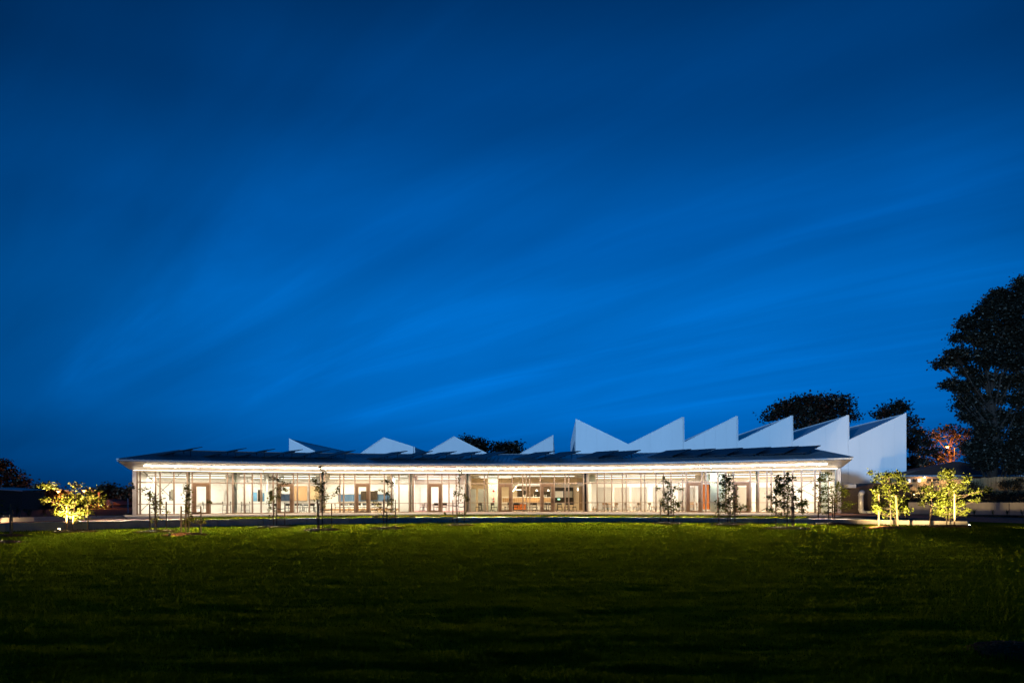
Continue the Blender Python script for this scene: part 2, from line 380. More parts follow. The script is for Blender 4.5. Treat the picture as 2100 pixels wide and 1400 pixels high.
# short grass on the raised strip
n = 26000; a = rng.uniform(a_gl, rad(29.5), n); R = rng.uniform(RW + .25, 44.25, n); x = ACX + R * np.sin(a); y = ACY + R * np.cos(a)
h = rng.uniform(.03, .07, n); w = rng.uniform(.015, .035, n); t = rng.uniform(0, 2 * PI, n)
V = np.empty((n, 3, 3)); V[:, 0] = np.stack([x - np.cos(t) * w, y - np.sin(t) * w, h * 0 + FZ - .01], -1); V[:, 1] = np.stack([x + np.cos(t) * w, y + np.sin(t) * w, h * 0 + FZ - .01], -1)
V[:, 2] = np.stack([x + rng.uniform(-.03, .03, n), y + rng.uniform(-.03, .03, n), FZ + h], -1)
me = bpy.data.meshes.new('strip_grass'); fastmesh(me, V.reshape(-1, 3), np.arange(3 * n).reshape(-1, 3)); me.materials.append(MT['grass'])
o = bpy.data.objects.new('strip_grass', me); COL.objects.link(o); tag(o, 'narrow strip of short grass between the low concrete wall and the paving', 'grass', kind='stuff')

# ------------------------------------------------------------------ low curved concrete wall (cast in bays with open joints)
wallT = thing('retaining_wall', 'long low curved grey concrete wall between the lawn and the terrace', 'wall', pol(RW, 0, 0))
nb = 22
for i in range(nb):
    a0 = a_wl + (a_wr - a_wl) * i / nb + .0003; a1 = a_wl + (a_wr - a_wl) * (i + 1) / nb - .0003
    b = MB(); vs = []
    for j in range(5):
        a = a0 + (a1 - a0) * j / 4
        for R_, z_ in ((RW, -.4), (RW, FZ - .01), (RW + .012, FZ), (RW + .38, FZ), (RW + .38, -.4)): vs.append(pol(R_, a, z_))
    fs = [(5 * j + k, 5 * j + k + 1, 5 * (j + 1) + k + 1, 5 * (j + 1) + k) for j in range(4) for k in range(4)] + [(4, 3, 2, 1, 0), (20, 21, 22, 23, 24)]
    b.add(vs, fs); b.build('concrete_bay', MT['concrete'], wallT)
# low pale wall on the left, running back to the paving
pw = [(-160, 1067, 1079), (0, 1061, 1071), (70, 1059.6, 1068.6), (140, 1058.2, 1065.8), (200, 1057.2, 1062.8), (255, 1056.4, 1060.4)]
b = MB(); vs = []
for px, yt, yb in pw:
    d = (EYE - FZ) * F / (yb - hor(px)); p = at(px, yb, d); q = at(px, yt, d)
    vs += [p, q, q + Vector((-.25, .15, 0)), p + Vector((-.25, .15, 0))]
b.add(vs, [(4 * j + k, 4 * j + (k + 1) % 4, 4 * (j + 1) + (k + 1) % 4, 4 * (j + 1) + k) for j in range(len(pw) - 1) for k in range(4)] + [(3, 2, 1, 0), tuple(4 * (len(pw) - 1) + k for k in range(4))])
pwT = thing('kerb_wall', 'low pale concrete upstand beside the red path at the left', 'wall', at(70, 1068, 39)); b.build('upstand', MT['apron'], pwT)
p = at(67, 1063.5, 38.75); b = MB(); b.tube([p + Vector((0, -.12, 0)), p + Vector((0, .2, 0))], .055, 10); b.build('drain_outlet', MT['dark'], pwT)

# ================================================================== MAIN BUILDING
BLD = thing('glass_pavilion', 'long low curved glass-fronted building lit from inside under a dark sloping roof', 'building', pol(RG, 0, FZ))
NSEG = 72
def arcs(n=NSEG, a0=AL, a1=AR): return [a0 + (a1 - a0) * i / n for i in range(n + 1)]
# floor slab
b = ring(RG - .05, RB - 1.0, AL, AR, FZ, 72); b.build('floor', MT['floor'], BLD)
# roof surfaces: front slope, back slope, hipped ends
aeL, aeR = ang(241, RE), ang(1748, RE); arL, arR = rad(-27.0), rad(27.9); abL, abR = rad(-28.6), rad(27.9)
EZ0, EZ1, RZ = 4.44, 4.60, 5.89
n = 90
fe = [pol(RE, aeL + (aeR - aeL) * i / n, EZ1) for i in range(n + 1)]; rd_ = [pol(RR, arL + (arR - arL) * i / n, RZ) for i in range(n + 1)]; be = [pol(RB, abL + (abR - abL) * i / n, EZ1) for i in range(n + 1)]
b = MB(); b.add(fe + rd_ + be, [(i, i + 1, n + 2 + i, n + 1 + i) for i in range(n)] + [(n + 1 + i, n + 2 + i, 2 * n + 3 + i, 2 * n + 2 + i) for i in range(n)] + [(0, n + 1, 2 * n + 2), (n, 3 * n + 2, 2 * n + 1)])
b.build('roof', MT['roof'], BLD)
b = MB()      # standing ribs of the roof sheeting
for i in range(150):
    f = (i + .5) / 150; b.beam(pol(RE + .12, aeL + (aeR - aeL) * f, EZ1 + .035), pol(RR - .2, arL + (arR - arL) * f, RZ - .005), .035, .05)
o_ = b.build('roof_rib', MT['roof'], BLD); tag(o_, kind='stuff')
# ridge and hip cappings
b = MB()
for i in range(n): b.beam(rd_[i] + Vector((0, 0, .03)), rd_[i + 1] + Vector((0, 0, .03)), .28, .06)
b.beam(fe[0] + Vector((0, 0, .03)), rd_[0] + Vector((0, 0, .03)), .22, .05); b.beam(fe[n] + Vector((0, 0, .03)), rd_[n] + Vector((0, 0, .03)), .22, .05)
b.build('ridge_capping', MT['roof'], BLD)
# fascia / gutter: front and both ends, in lengths
nl = 15
for k in range(nl):
    b = MB(); m_ = 6; vs = []
    for j in range(m_ + 1):
        a = aeL + (aeR - aeL) * (k + j / m_ * .998 + .001) / nl
        for R_, z_ in ((RE - .03, EZ0 + .03), (RE - .06, EZ1 - .01), (RE + .10, EZ1 + .012), (RE + .10, EZ0)): vs.append(pol(R_, a, z_))
    b.add(vs, [(4 * j + q, 4 * j + (q + 1) % 4, 4 * (j + 1) + (q + 1) % 4, 4 * (j + 1) + q) for j in range(m_) for q in range(4)] + [(3, 2, 1, 0), tuple(4 * m_ + q for q in range(4))])
    b.build('fascia', MT['fascia'], BLD)
for e, sgn in ((aeL, -1), (aeR, 1)):
    b = MB(); b.beam(pol(RE, e, (EZ0 + EZ1) / 2), pol(RB, abL if sgn < 0 else abR, (EZ0 + EZ1) / 2), .10, EZ1 - EZ0); b.build('fascia', MT['fascia'], BLD)
# raking soffit in panels with open joints
ns = 46; SA = None
for k in range(ns):
    f0, f1 = (k + .012) / ns, (k + .988) / ns
    b = MB(); vs = []
    for f in (f0, (f0 + f1) / 2, f1):
        a0 = aeL + (aeR - aeL) * f; a1 = (AL - .004) + (AR - AL + .008) * f
        vs += [pol(RE + .02, a0, EZ0), pol(RG + .12, a1, HZ + .03)]
    b.add(vs, [(0, 1, 3, 2), (2, 3, 5, 4)]); b.build('soffit_panel', MT['soffit'], BLD)
b = MB()      # backing behind the joints, and the end soffits
vs = []
for i in range(n + 1):
    f = i / n; vs += [pol(RE + .03, aeL + (aeR - aeL) * f, EZ0 + .04), pol(RG + .14, (AL - .004) + (AR - AL + .008) * f, HZ + .07)]
b.add(vs, [(2 * i, 2 * i + 1, 2 * i + 3, 2 * i + 2) for i in range(n)])
b.poly([pol(RE + .02, aeL, EZ0), pol(RG + .12, AL - .004, HZ + .03), pol(RB - .5, abL + .01, HZ + .03), pol(RB, abL, EZ0)])
b.poly([pol(RE + .02, aeR, EZ0), pol(RG + .12, AR + .004, HZ + .03), pol(RB - .5, abR - .01, HZ + .03), pol(RB, abR, EZ0)])
b.build('soffit_backing', MT['soffit'], BLD)
# soffit light line: visible strip, plus area lamps added in it to brighten the lawn
sfR = RE + 1.35
def sof(f, R): # point on the raking soffit
    t = (R - RE) / (RG - RE); a = (aeL + (aeR - aeL) * f) * (1 - t) + (AL + (AR - AL) * f) * t
    return pol(R, a, EZ0 + (HZ - EZ0) * t - .03), a
SOFP = 200.0; DLP = 165.0
for k in range(16):
    b = MB(); vs = []
    f0 = .022 + .956 * k / 16; f1 = .022 + .956 * (k + 1) / 16
    for j in range(5):
        f = f0 + (f1 - f0) * j / 4
        for R_, dz_ in ((sfR - .05, .0), (sfR - .05, -.003), (sfR + .05, -.003), (sfR + .05, 0)):
            p, _ = sof(f, sfR); q, a_ = sof(f, R_); vs.append((q.x, q.y, p.z + dz_ + .02))
    b.add(vs, [(4 * j + q, 4 * j + (q + 1) % 4, 4 * (j + 1) + (q + 1) % 4, 4 * (j + 1) + q) for j in range(4) for q in range(4)] + [(3, 2, 1, 0), (16, 17, 18, 19)])
    st = b.build('soffit_light', MT['sofled'], BLD)
    p, a_ = sof((f0 + f1) / 2, sfR - .09)
    L = bpy.data.lights.new('lawn_fill_lamp', 'AREA'); L.shape = 'RECTANGLE'; L.size = 3.0; L.size_y = .06; L.energy = SOFP; L.color = (1.0, .85, .58); L.spread = rad(17)
    lo_ = bpy.data.objects.new('lawn_fill_lamp', L); COL.objects.link(lo_); lo_.parent = st
    lo_.location = p + Vector((0, 0, -.05)) - org(BLD)
    a_ *= .55; dirv = Vector((-math.sin(a_), -math.cos(a_), -.212)); lo_.rotation_euler = dirv.to_track_quat('-Z', 'Y').to_euler()
for k in range(34):      # added soffit lamps, put in to brighten the paving
    p, a_ = sof(.03 + .94 * k / 33, sfR + .25); b = MB(); b.tube([p + Vector((0, 0, .03)), p + Vector((0, 0, -.01))], .06, 10); dl = b.build('paving_fill_light', MT['led'], BLD)
    L = bpy.data.lights.new('paving_fill_lamp', 'SPOT'); L.energy = DLP; L.color = (1.0, .82, .58); L.spot_size = rad(150); L.spot_blend = .5; L.shadow_soft_size = .02
    lo_ = bpy.data.objects.new('paving_fill_lamp', L); COL.objects.link(lo_); lo_.parent = dl; lo_.location = p + Vector((0, 0, -.06)) - org(BLD)
for k in range(12):      # light line along the glazing head, washing the soffit
    b = MB(); a0 = AL + (AR - AL) * (k + .01) / 12; a1 = AL + (AR - AL) * (k + .99) / 12
    for j in range(4): b.beam(pol(RG - .21, a0 + (a1 - a0) * j / 4, HZ - .012), pol(RG - .21, a0 + (a1 - a0) * (j + 1) / 4, HZ - .012), .05, .05)
    b.build('head_light', MT['headl'], BLD)
# head channel along the top of the glass
b = MB(); A_ = arcs()
for i in range(NSEG): b.beam(pol(RG - .02, A_[i], HZ - .02), pol(RG - .02, A_[i + 1], HZ - .02), .16, .10)
b.build('head_channel', MT['colw'], BLD)
b = MB()
for i in range(NSEG): b.beam(pol(RG, A_[i], FZ + .03), pol(RG, A_[i + 1], FZ + .03), .12, .06)
b.build('sill_channel', MT['mullion'], BLD)
# mullions
MUL = [281, 287.5, 319, 328.5, 356.8, 384.4, 394.4, 430.7, 466.5, 477.4, 501.4, 517.7, 535.4, 560.3, 568.4, 601.8, 609.8, 634.4, 657.5, 665.2, 697, 704.8,
       728, 758.3, 788.3, 803, 818.2, 839.6, 847.7, 877.3, 906.4, 920.8, 935.5, 955, 964, 993.3, 1000.4, 1021.8, 1050.4, 1072.4, 1079.4, 1086.6, 1108.3,
       1137, 1159, 1166.4, 1196.8, 1204, 1224.7, 1239.5, 1254.4, 1276.6, 1284.3, 1314.5, 1322.4, 1345.3, 1360.5, 1376.2, 1399.8, 1407.4, 1439.8, 1447.5,
       1472, 1488.7, 1504.5, 1538.7, 1555.8, 1573, 1581.8, 1608.3, 1625.7, 1643.7, 1671.5, 1681.7, 1717]
DOORS = [(394.4, 430.7), (568.4, 601.8), (728, 758.3), (877.3, 906.4), (1021.8, 1050.4), (1108.3, 1137), (1407.4, 1439.8), (1504.5, 1538.7)]
TZ, LZ = 2.93, 1.185
AM = [ang(p, RG) for p in MUL]
for p, a in zip(MUL, AM):
    b = MB(); c = pol(RG, a, (FZ + HZ) / 2); wide = .10 if p > 900 and p < 1400 else .13
    b.box(c, (wide, .16, HZ - FZ - .06), -a); b.build('mullion', MT['mullion'], BLD)
isdoor = lambda i: any(abs(MUL[i] - d[0]) < .5 for d in DOORS)
for i in range(len(MUL) - 1):
    a0, a1 = AM[i], AM[i + 1]; am = (a0 + a1) / 2; wd = RG * (a1 - a0) * math.cos((a1 - a0) / 2) - .10
    if wd < .03: continue
    c = lambda z, o=0: pol(RG + o, am, z)
    b = MB(); b.box(c(TZ), (wd, .10, .085), -am); b.build('transom', MT['mullion'], BLD)
    rows = [(TZ + .043, HZ - .07)]
    if not isdoor(i):
        b = MB(); b.box(c(LZ), (wd, .06, .05), -am); b.build('transom', MT['mullion'], BLD)
        rows += [(LZ + .025, TZ - .043), (FZ + .06, LZ - .025)]
    for z0, z1 in rows:
        b = MB(); b.box(c((z0 + z1) / 2, .015), (wd, .012, z1 - z0), -am); b.build('pane', MT['glass'], BLD)
    if isdoor(i):
        fr = MB(); dw = .26; zt = TZ - .045; zb = FZ + .012
        t = Vector((math.cos(am), -math.sin(am), 0))
        for s_ in (-1, 1): fr.box(c((zt + zb) / 2, -.03) + t * (s_ * (wd / 2 - dw / 2)), (dw, .12, zt - zb), -am)
        fr.box(c(zt - .13, -.03), (wd - 2 * dw, .12, .26), -am); fr.box(c(zb + .06, -.03), (wd - 2 * dw, .12, .12), -am)
        dr = fr.build('door', MT['doorframe'], BLD)
        g = MB(); g.box(c((zt - .26 + zb + .12) / 2), (wd - 2 * dw, .012, zt - .26 - zb - .12), -am); g.build('glazing', MT['glass'], dr)
        hd = MB(); hp = c(FZ + 1.05, -.13) + t * (wd / 2 - dw * .6); hd.box(hp, (.04, .05, .32), -am); hd.build('handle', MT['dark'], dr)
# corner columns and the columns behind the glass
for px, w_ in ((275.5, .27), (1721.5, .25)):
    a = ang(px, RG); b = MB(); b.box(pol(RG - .05, a, (FZ + HZ) / 2), (w_, .30, HZ - FZ - .02), -a); b.build('column', MT['colw'], BLD)
for px, w_ in ((385.8, .30), (659, .22), (841.5, .18), (956, .30), (1199.8, .14), (1552.5, .24)):
    a = ang(px, RG + .5); b = MB(); b.tube([pol(RG + .5, a, FZ), pol(RG + .5, a, HZ)], w_ / 2, 12); b.build('column', MT['colm'], BLD, smooth=True)
b = MB(); a = ang(1201.2, RG + .3); b.box(pol(RG + .32, a, (FZ + HZ) / 2), (.20, .3, HZ - FZ), -a); b.build('wall_edge', MT['dark'], BLD)
# cross bracing rods just inside the glass
def rod(p0, p1, R=RG + .25):
    A0 = ang(p0[0], R); A1 = ang(p1[0], R); P0 = pol(R, A0, zat(p0[0], p0[1], R)); P1 = pol(R, A1, zat(p1[0], p1[1], R))
    b = MB(); b.tube([P0, P1], .022, 6); b.build('brace_rod', MT['dark'], BLD)
for p0, p1 in (((292, 964), (357, 1026)), ((374, 966), (288, 1048)), ((1574, 966), (1680, 1022)), ((1706, 963), (1556, 1050))): rod(p0, p1)
# back wall, end walls, ceiling
RI = 63.6; CZ = 3.80
def arcwall(R, a0, a1, z0, z1, th, name, m, par=BLD, n=24):
    b = MB(); vs = []
    for i in range(n + 1):
        a = a0 + (a1 - a0) * i / n
        for R_, z_ in ((R, z0), (R, z1), (R + th, z1), (R + th, z0)): vs.append(pol(R_, a, z_))
    b.add(vs, [(4 * j + q, 4 * j + (q + 1) % 4, 4 * (j + 1) + (q + 1) % 4, 4 * (j + 1) + q) for j in range(n) for q in range(4)] + [(3, 2, 1, 0), tuple(4 * n + q for q in range(4))])
    return b.build(name, m, par)
arcwall(RI, AL * .965, AR * .955, FZ, CZ + .3, .2, 'back_wall', MT['wallw'], n=72)
arcwall(RB - .6, abL + .012, abR - .012, FZ - .3, EZ0 + .1, .2, 'rear_wall', MT['wallw'], n=72)
b = ring(RG + .10, RI, AL * .985, AR * .98, CZ, 72); b.build('ceiling', MT['ceil'], BLD)
def radial(px, R0, R1, z0, z1, th, m, name='partition_wall', refR=None):
    a = ang(px, refR or (R0 + R1) / 2); b = MB(); b.box(pol((R0 + R1) / 2, a, (z0 + z1) / 2), (th, R1 - R0, z1 - z0), -a); return b.build(name, m, BLD)
for a in (AL + .003, AR - .003):
    b = MB(); b.beam(pol(RG + .1, a, (FZ + HZ) / 2), pol(RB - .7, (abL + .014) if a < 0 else (abR - .014), (FZ + HZ) / 2), .16, HZ - FZ); b.build('end_wall', MT['wallw'], BLD)
radial(479.5, RG + .3, RI - .05, FZ, CZ - .01, .16, MT['wallw'], refR=RG + .4)
radial(548, RG + 2.6, RI - .05, FZ, CZ - .01, .16, MT['wallw'], refR=RG + 3)
radial(662, RG + .3, RI - .05, FZ, CZ - .01, .16, MT['wallw'], refR=RG + .4)
radial(806, RG + 1.6, RI - .05, FZ, CZ - .01, .16, MT['wallw'], refR=RG + 1.7)
radial(846, RG + .3, RI - .05, FZ, CZ - .01, .16, MT['wallw'], refR=RG + .4)
radial(961, RG + .3, RI - .05, FZ, CZ - .01, .16, MT['wallw'], refR=RG + .4)
radial(1204, RG + .5, RI - .05, FZ, CZ - .01, .22, MT['wallw'], refR=RG + .6)
radial(1460, RG + 2.2, RI - .05, FZ, CZ - .01, .16, MT['wallw'], refR=RG + 2.4)
def face(name, px0, py0, px1, py1, R, th, m, par=BLD, rz=0):
    a0, a1 = ang(px0, R), ang(px1, R); am = (a0 + a1) / 2; pm = (px0 + px1) / 2
    z0, z1 = zat(pm, py1, R), zat(pm, py0, R)
    b = MB(); b.box(pol(R, am, (z0 + z1) / 2), (R * (a1 - a0), th, z1 - z0), -am); return b.build(name, m, par)
# nearer wall faces and frosted returns seen behind the glass
face('partition_panel', 479.5, 968, 486, 1053, RG + .6, .08, MT['frosted'])
face('partition_panel', 488, 970, 516, 1050.5, RG + 3.2, .10, MT['wallw'])
face('partition_panel', 820, 970, 838, 1049, RG + 3.2, .10, MT['wallw'])
face('partition_panel', 1000.5, 972, 1021, 1049, RG + 2.6, .12, MT['frosted'])
face('partition_panel', 1457, 966, 1471.5, 1049, RG + 1.2, .08, MT['frosted'])
face('partition_panel', 1447, 968, 1463, 986, RG + 2.0, .08, MT['frosted'])
face('partition_panel', 1474, 966, 1488, 1049, RG + 1.6, .08, MT['frosted'])
face('partition_panel', 1205, 973, 1220, 987, RG + 3.2, .08, MT['frosted'])
face('partition_panel', 1683, 966, 1716, 1050, RG + 2.6, .10, MT['frosted'])
# bulkhead over the cafe and warm wall behind it
face('bulkhead', 963, 971, 1196, 980, RG + 5.2, .3, MT['wallw'])
arcwall(RI - .22, ang(963, RI), ang(1196, RI), FZ + .02, CZ - .02, .05, 'cafe_wall', mat('warm_cream_wall', (.74, .60, .42), .7, 0, .06, 2), n=20)
# doors inside
for x0, x1 in ((964.5, 976), (980.5, 998)):
    d_ = face('inner_door', x0, 1002, x1, 1048, RG + 2.9, .06, MT['greydoor'])
    face('kick_rail', x0 + .6, 1028.5, x1 - .6, 1030, RG + 2.84, .06, MT['colm'], d_)
d_ = face('inner_door', 1440.5, 992.5, 1454.5, 1044, RG + 4.6, .08, MT['orange']); face('door_edge', 1454.5, 992.5, 1456.4, 1044, RG + 4.6, .08, MT['dark'], d_)
face('inner_door', 1187.5, 996, 1195, 1046, RG + 3.4, .08, MT['dkwood'])
# back windows with grey roller blinds
for x0, x1 in ((1225, 1254), (1261, 1290), (1296, 1326), (1339.5, 1370), (1391, 1423), (1508.5, 1542), (1557, 1583), (1590, 1626)):
    w_ = face('back_window', x0 - 1, 997.6, x1 + 1, 1045, RI - .05, .10, MT['colw']); face('blind', x0, 998.6, x1, 1044, RI - .13, .03, MT['blind'], w_)
face('skirting', 666, 1042.2, 817, 1045.8, RI - .10, .05, MT['timber']); face('skirting', 1206, 1041.8, 1224, 1044, RI - .10, .05, MT['timber'])
# pink carpet in one room
b = ring(RG + .2, RI - .1, ang(848, RG), ang(951, RG), FZ + .006, 12); b.build('carpet', MT['pinkfl'], BLD)
b = ring(RG + .2, RI - .1, ang(289, RG), ang(477, RG), FZ + .006, 12); b.build('carpet', mat('pale_vinyl', (.66, .60, .54), .6, 0, .06, 3), BLD)
b = ring(RG + .2, RI - .1, ang(500, RG), ang(655, RG), FZ + .006, 12); b.build('carpet', mat('pale_vinyl_b', (.60, .56, .50), .6, 0, .06, 3), BLD)
# fire notices on the pale wall
for y0, y1 in ((1004, 1008), (1020.4, 1023), (1026, 1029), (1030.6, 1032.5)):
    tag(face('fire_notice', 1010.6, y0, 1014, y1, RG + 2.5, .03, MT['red'], None), {1004: 'square red notice highest on the pale cafe wall', 1020.4: 'red fire bell second from top on the pale cafe wall', 1026: 'small red call point third down on the pale cafe wall', 1030.6: 'lowest small red sign on the pale cafe wall just above a chair'}[y0], 'sign')

# interior lamps -----------------------------------------------------
def ceiling_lamp(px0, px1, R, z, label, P=None, col=(1.0, .90, .76)):
    a0, a1 = ang(px0, R), ang(px1, R); am = (a0 + a1) / 2; ln = R * (a1 - a0); c = pol(R, am, z)
    t = thing('ceiling_light', label, 'light', c, -am, 'linear ceiling lights')
    b = MB(); b.box((0, 0, .05), (ln, .14, .07)); b.build('housing', MT['colw'], t, world=False)
    b = MB(); b.box((0, 0, 0), (ln - .04, .12, .03)); d = b.build('diffuser', MT['led'], t, world=False)
    h_ = MB()
    for s_ in (-.4, .4): h_.tube([(s_ * ln, 0, .085), (s_ * ln, 0, CZ - z)], .008, 4)
    if CZ - z > .12: h_.build('hanger', MT['colw'], t, world=False)
    if P:
        L = bpy.data.lights.new('tube_lamp', 'AREA'); L.shape = 'RECTANGLE'; L.size = ln * .9; L.size_y = .25; L.energy = P; L.color = col
        lo_ = bpy.data.objects.new('tube_lamp', L); COL.objects.link(lo_); lo_.parent = t; lo_.location = (0, 0, -.03)
rooms = [('the left end room', 292, 474, 230, (1, .87, .70)), ('the tall stools bay', 488, 545, 150, (1, .87, .70)), ('the navy board classroom', 556, 654, 190, (1, .88, .70)),
         ('the blue wall band room', 668, 802, 280, (1, .86, .66)), ('the white lobby', 808, 838, 150, (1, .89, .72)), ('the pink carpet room', 850, 950, 215, (1, .88, .72)),
         ('the cafe', 968, 1192, 620, (1, .79, .50)), ('the tan chairs room', 1208, 1440, 370, (1, .85, .64)), ('the right end room', 1476, 1706, 370, (1, .85, .64))]
for nm, x0, x1, P, colr in rooms:
    g_ = (x1 - x0) * .06
    for q, (R, z, tx) in enumerate(((RG + 1.5, 3.62, 'nearest the glass'), (RG + 3.9, 3.50, 'in the middle'), (RG + 6.4, 3.55, 'nearest the back wall'))):
        if nm == 'the cafe' and q != 0: continue
        ceiling_lamp(x0 + g_, x1 - g_, R, z, f'ceiling strip light {tx} of {nm}', P * 1.0, colr)
# cafe extra: light behind the bulkhead from slim lamps over the counter
ceiling_lamp(1062, 1130, RG + 6.2, 2.95, 'short strip light under the cafe bulkhead above the counter', 110, (1, .78, .48))
ceiling_lamp(985, 1050, RG + 4.4, 3.6, 'strip light behind the middle cafe door', 110, (1, .80, .52))

ceiling_lamp(1446, 1486, RG + .85, 3.7, 'added strip light brightening the greenish frosted panels', 90, (1, .88, .70))  # extra lamp, put in only to brighten the frosted panels
# ================================================================== INTERIOR THINGS
def rect_thing(name, label, cat, px0, py0, px1, py1, R, th, m, frame=None, group=None):
    a0, a1 = ang(px0, R), ang(px1, R); am = (a0 + a1) / 2; pm = (px0 + px1) / 2; z0, z1 = zat(pm, py1, R), zat(pm, py0, R)
    t = thing(name, label, cat, pol(R, am, z0), -am, group); w_ = R * (a1 - a0); h_ = z1 - z0
    b = MB(); b.box((0, 0, h_ / 2), (w_ - .06, th, h_ - .06)); b.build('panel', m, t, world=False)
    b = MB()
    for s_ in (-1, 1): b.box((s_ * (w_ / 2 - .015), 0, h_ / 2), (.03, th + .01, h_))
    b.box((0, 0, .015), (w_ - .06, th + .01, .03)); b.box((0, 0, h_ - .015), (w_ - .06, th + .01, .03))
    b.build('frame', frame or MT['dark'], t, world=False); return t
RP = RI - .14
rect_thing('pinboard', 'light blue pinboard left of the dark screen behind the tall stools', 'pinboard', 516.5, 1008, 528, 1028, RG + 4.4, .04, mat('sky_blue_board', (.10, .26, .42), .8), MT['colw'])
rect_thing('pinboard', 'narrow light blue pinboard right of the dark screen behind the tall stools', 'pinboard', 538, 1009.5, 543, 1028, RG + 4.4, .04, bpy.data.materials['sky_blue_board'], MT['colw'])
rect_thing('wall_screen', 'slim dark screen between two light blue pinboards', 'screen', 528.5, 1003.5, 537.8, 1028, RG + 4.3, .06, MT['screen'])
rect_thing('wall_screen', 'dark screen seen edge on left of the navy board', 'screen', 552.5, 1006, 559, 1026, RG + 3.6, .06, MT['screen'])
rect_thing('pinboard', 'long navy pinboard behind the second brown door', 'pinboard', 573, 1011.5, 599, 1027.5, RP, .04, MT['dblue'], MT['colw'])
rect_thing('pinboard', 'wide blue band of pinboard across the back of a white room', 'pinboard', 693, 1012, 801, 1028.3, RP, .04, MT['blue'], MT['colw'])
rect_thing('wall_screen', 'brown-black screen at the left over the blue band', 'screen', 740, 1006.5, 757.5, 1025, RP - .12, .08, MT['screen'])
rect_thing('wall_screen', 'brown-black screen at the right over the blue band', 'screen', 758.3, 1006.5, 774.5, 1025, RP - .12, .08, MT['screen'])
rect_thing('wall_screen', 'thin dark screen half edge on beside a white cabinet in the left end room', 'screen', 347, 1006.5, 350, 1025.5, RG + 4, .06, MT['screen'])
rect_thing('wall_screen', 'thin dark screen farthest left in the left end room behind a young tree', 'screen', 306, 1006, 309.5, 1026, RG + 4, .06, MT['screen'])
rect_thing('whiteboard', 'wide whiteboard on the back wall behind the first brown door', 'whiteboard', 404, 1003, 460, 1031, RP, .04, MT['tabletop'], MT['colw'])
rect_thing('whiteboard', 'big whiteboard on the back wall of the pink carpet room', 'whiteboard', 862, 998, 932, 1034, RP, .04, MT['tabletop'], MT['colw'])
rect_thing('wall_cabinet', 'pale upright cabinet right of a thin dark screen in the left end room', 'cabinet', 350.6, 1003.5, 356, 1026.5, RG + 4.1, .3, MT['colm'], MT['colm'])
rect_thing('timber_shelf', 'warm timber shelving wall seen behind the navy board room', 'shelving', 603, 996, 630, 1026, RP, .2, MT['timber'], MT['timber'])
rect_thing('timber_shelf', 'narrower timber panel to the right of the timber shelving', 'shelving', 633, 996, 655, 1024, RP - .1, .2, mat('pale_oak', (.56, .40, .22), .5), MT['timber'])
# cafe servery
sv = thing('servery', 'dark timber kitchen servery opening with bottles above a pale slatted counter', 'servery', pol(RI - .6, ang(1095, RI), FZ))
face('opening_back', 1060.5, 997, 1130, 1020.5, RI - .32, .04, MT['dkwood'], sv)
face('oven', 1063, 1005, 1078, 1018, RI - .42, .10, MT['screen'], sv); face('oven', 1095, 1008, 1108, 1018, RI - .42, .10, MT['screen'], sv); face('oven', 1113, 1008, 1129, 1018, RI - .42, .10, MT['screen'], sv)
face('head_beam', 1050, 992.5, 1131, 997, RI - .5, .3, MT['tabletop'], sv); face('side_post', 1129.5, 997, 1133.5, 1031, RI - .5, .3, MT['tabletop'], sv)
face('counter_top', 1030, 1018.6, 1130, 1020, RI - .9, .6, MT['tabletop'], sv)
for i in range(26):
    face('slat', 1031 + i * 3.78, 1020.4, 1031 + i * 3.78 + 3.3, 1029.6, RI - 1.15, .06, MT['timber'], sv)
face('bench_top', 1024, 1029.6, 1134, 1031, RI - 1.5, .7, MT['tabletop'], sv)
face('counter_front', 1024, 1031.2, 1051, 1044.5, RI - 1.3, .12, MT['tabletop'], sv); face('counter_front', 1052, 1031.2, 1080, 1044.5, RI - 1.3, .12, MT['orange'], sv); face('counter_front', 1081, 1031.2, 1133, 1044.5, RI - 1.3, .12, MT['tabletop'], sv)
for i, px in enumerate((1074, 1077, 1094.5, 1099, 1116, 1120)):
    p = pol(RI - 1.0, ang(px, RI - 1), zat(px, 1018.6, RI - 1)); o = MB().tube([p, p + Vector((0, 0, .16)), p + Vector((0, 0, .19)), p + Vector((0, 0, .26))], [.035, .035, .014, .014], 8).build('bottle', MT['tabletop'])
    tag(o, ['first', 'second', 'third', 'fourth', 'fifth', 'sixth'][i] + ' pale bottle from the left on the cafe counter', 'bottle', 'bottles on the cafe counter')
# glazed end of the cafe with a dark room behind, pale blind and exit light
gw = thing('glazed_screen', 'dark framed glazed screen with a pale roller blind right of the servery', 'glazed screen', pol(RI - .5, ang(1156, RI), FZ))
face('dark_glass', 1138, 999, 1175, 1030, RI - .30, .04, MT['screen'], gw); face('roller_blind', 1138.5, 1006.5, 1155, 1019.5, RI - .36, .03, MT['tabletop'], gw); face('roller_blind', 1157, 1006.5, 1174.5, 1019.5, RI - .36, .03, MT['colm'], gw)
for px in (1137.6, 1155.9, 1175): face('frame_post', px - .6, 999, px + .6, 1030.5, RI - .40, .08, MT['dark'], gw)
o = face('exit_sign', 1143.5, 1021.5, 1148.5, 1024.5, RI - .45, .05, MT['exitg'], None); tag(o, 'small glowing green exit sign low in the dark glazed screen', 'sign')
o = face('exit_sign', 1350.5, 994.5, 1356.5, 998, RG + 4, .05, MT['exitg'], None); tag(o, 'small glowing green exit sign above the tan chairs room', 'sign')
o = face('exit_sign', 1481, 994, 1487, 997.4, RG + 4, .05, MT['exitg'], None); tag(o, 'small glowing green exit sign behind the tallest dark young tree', 'sign')
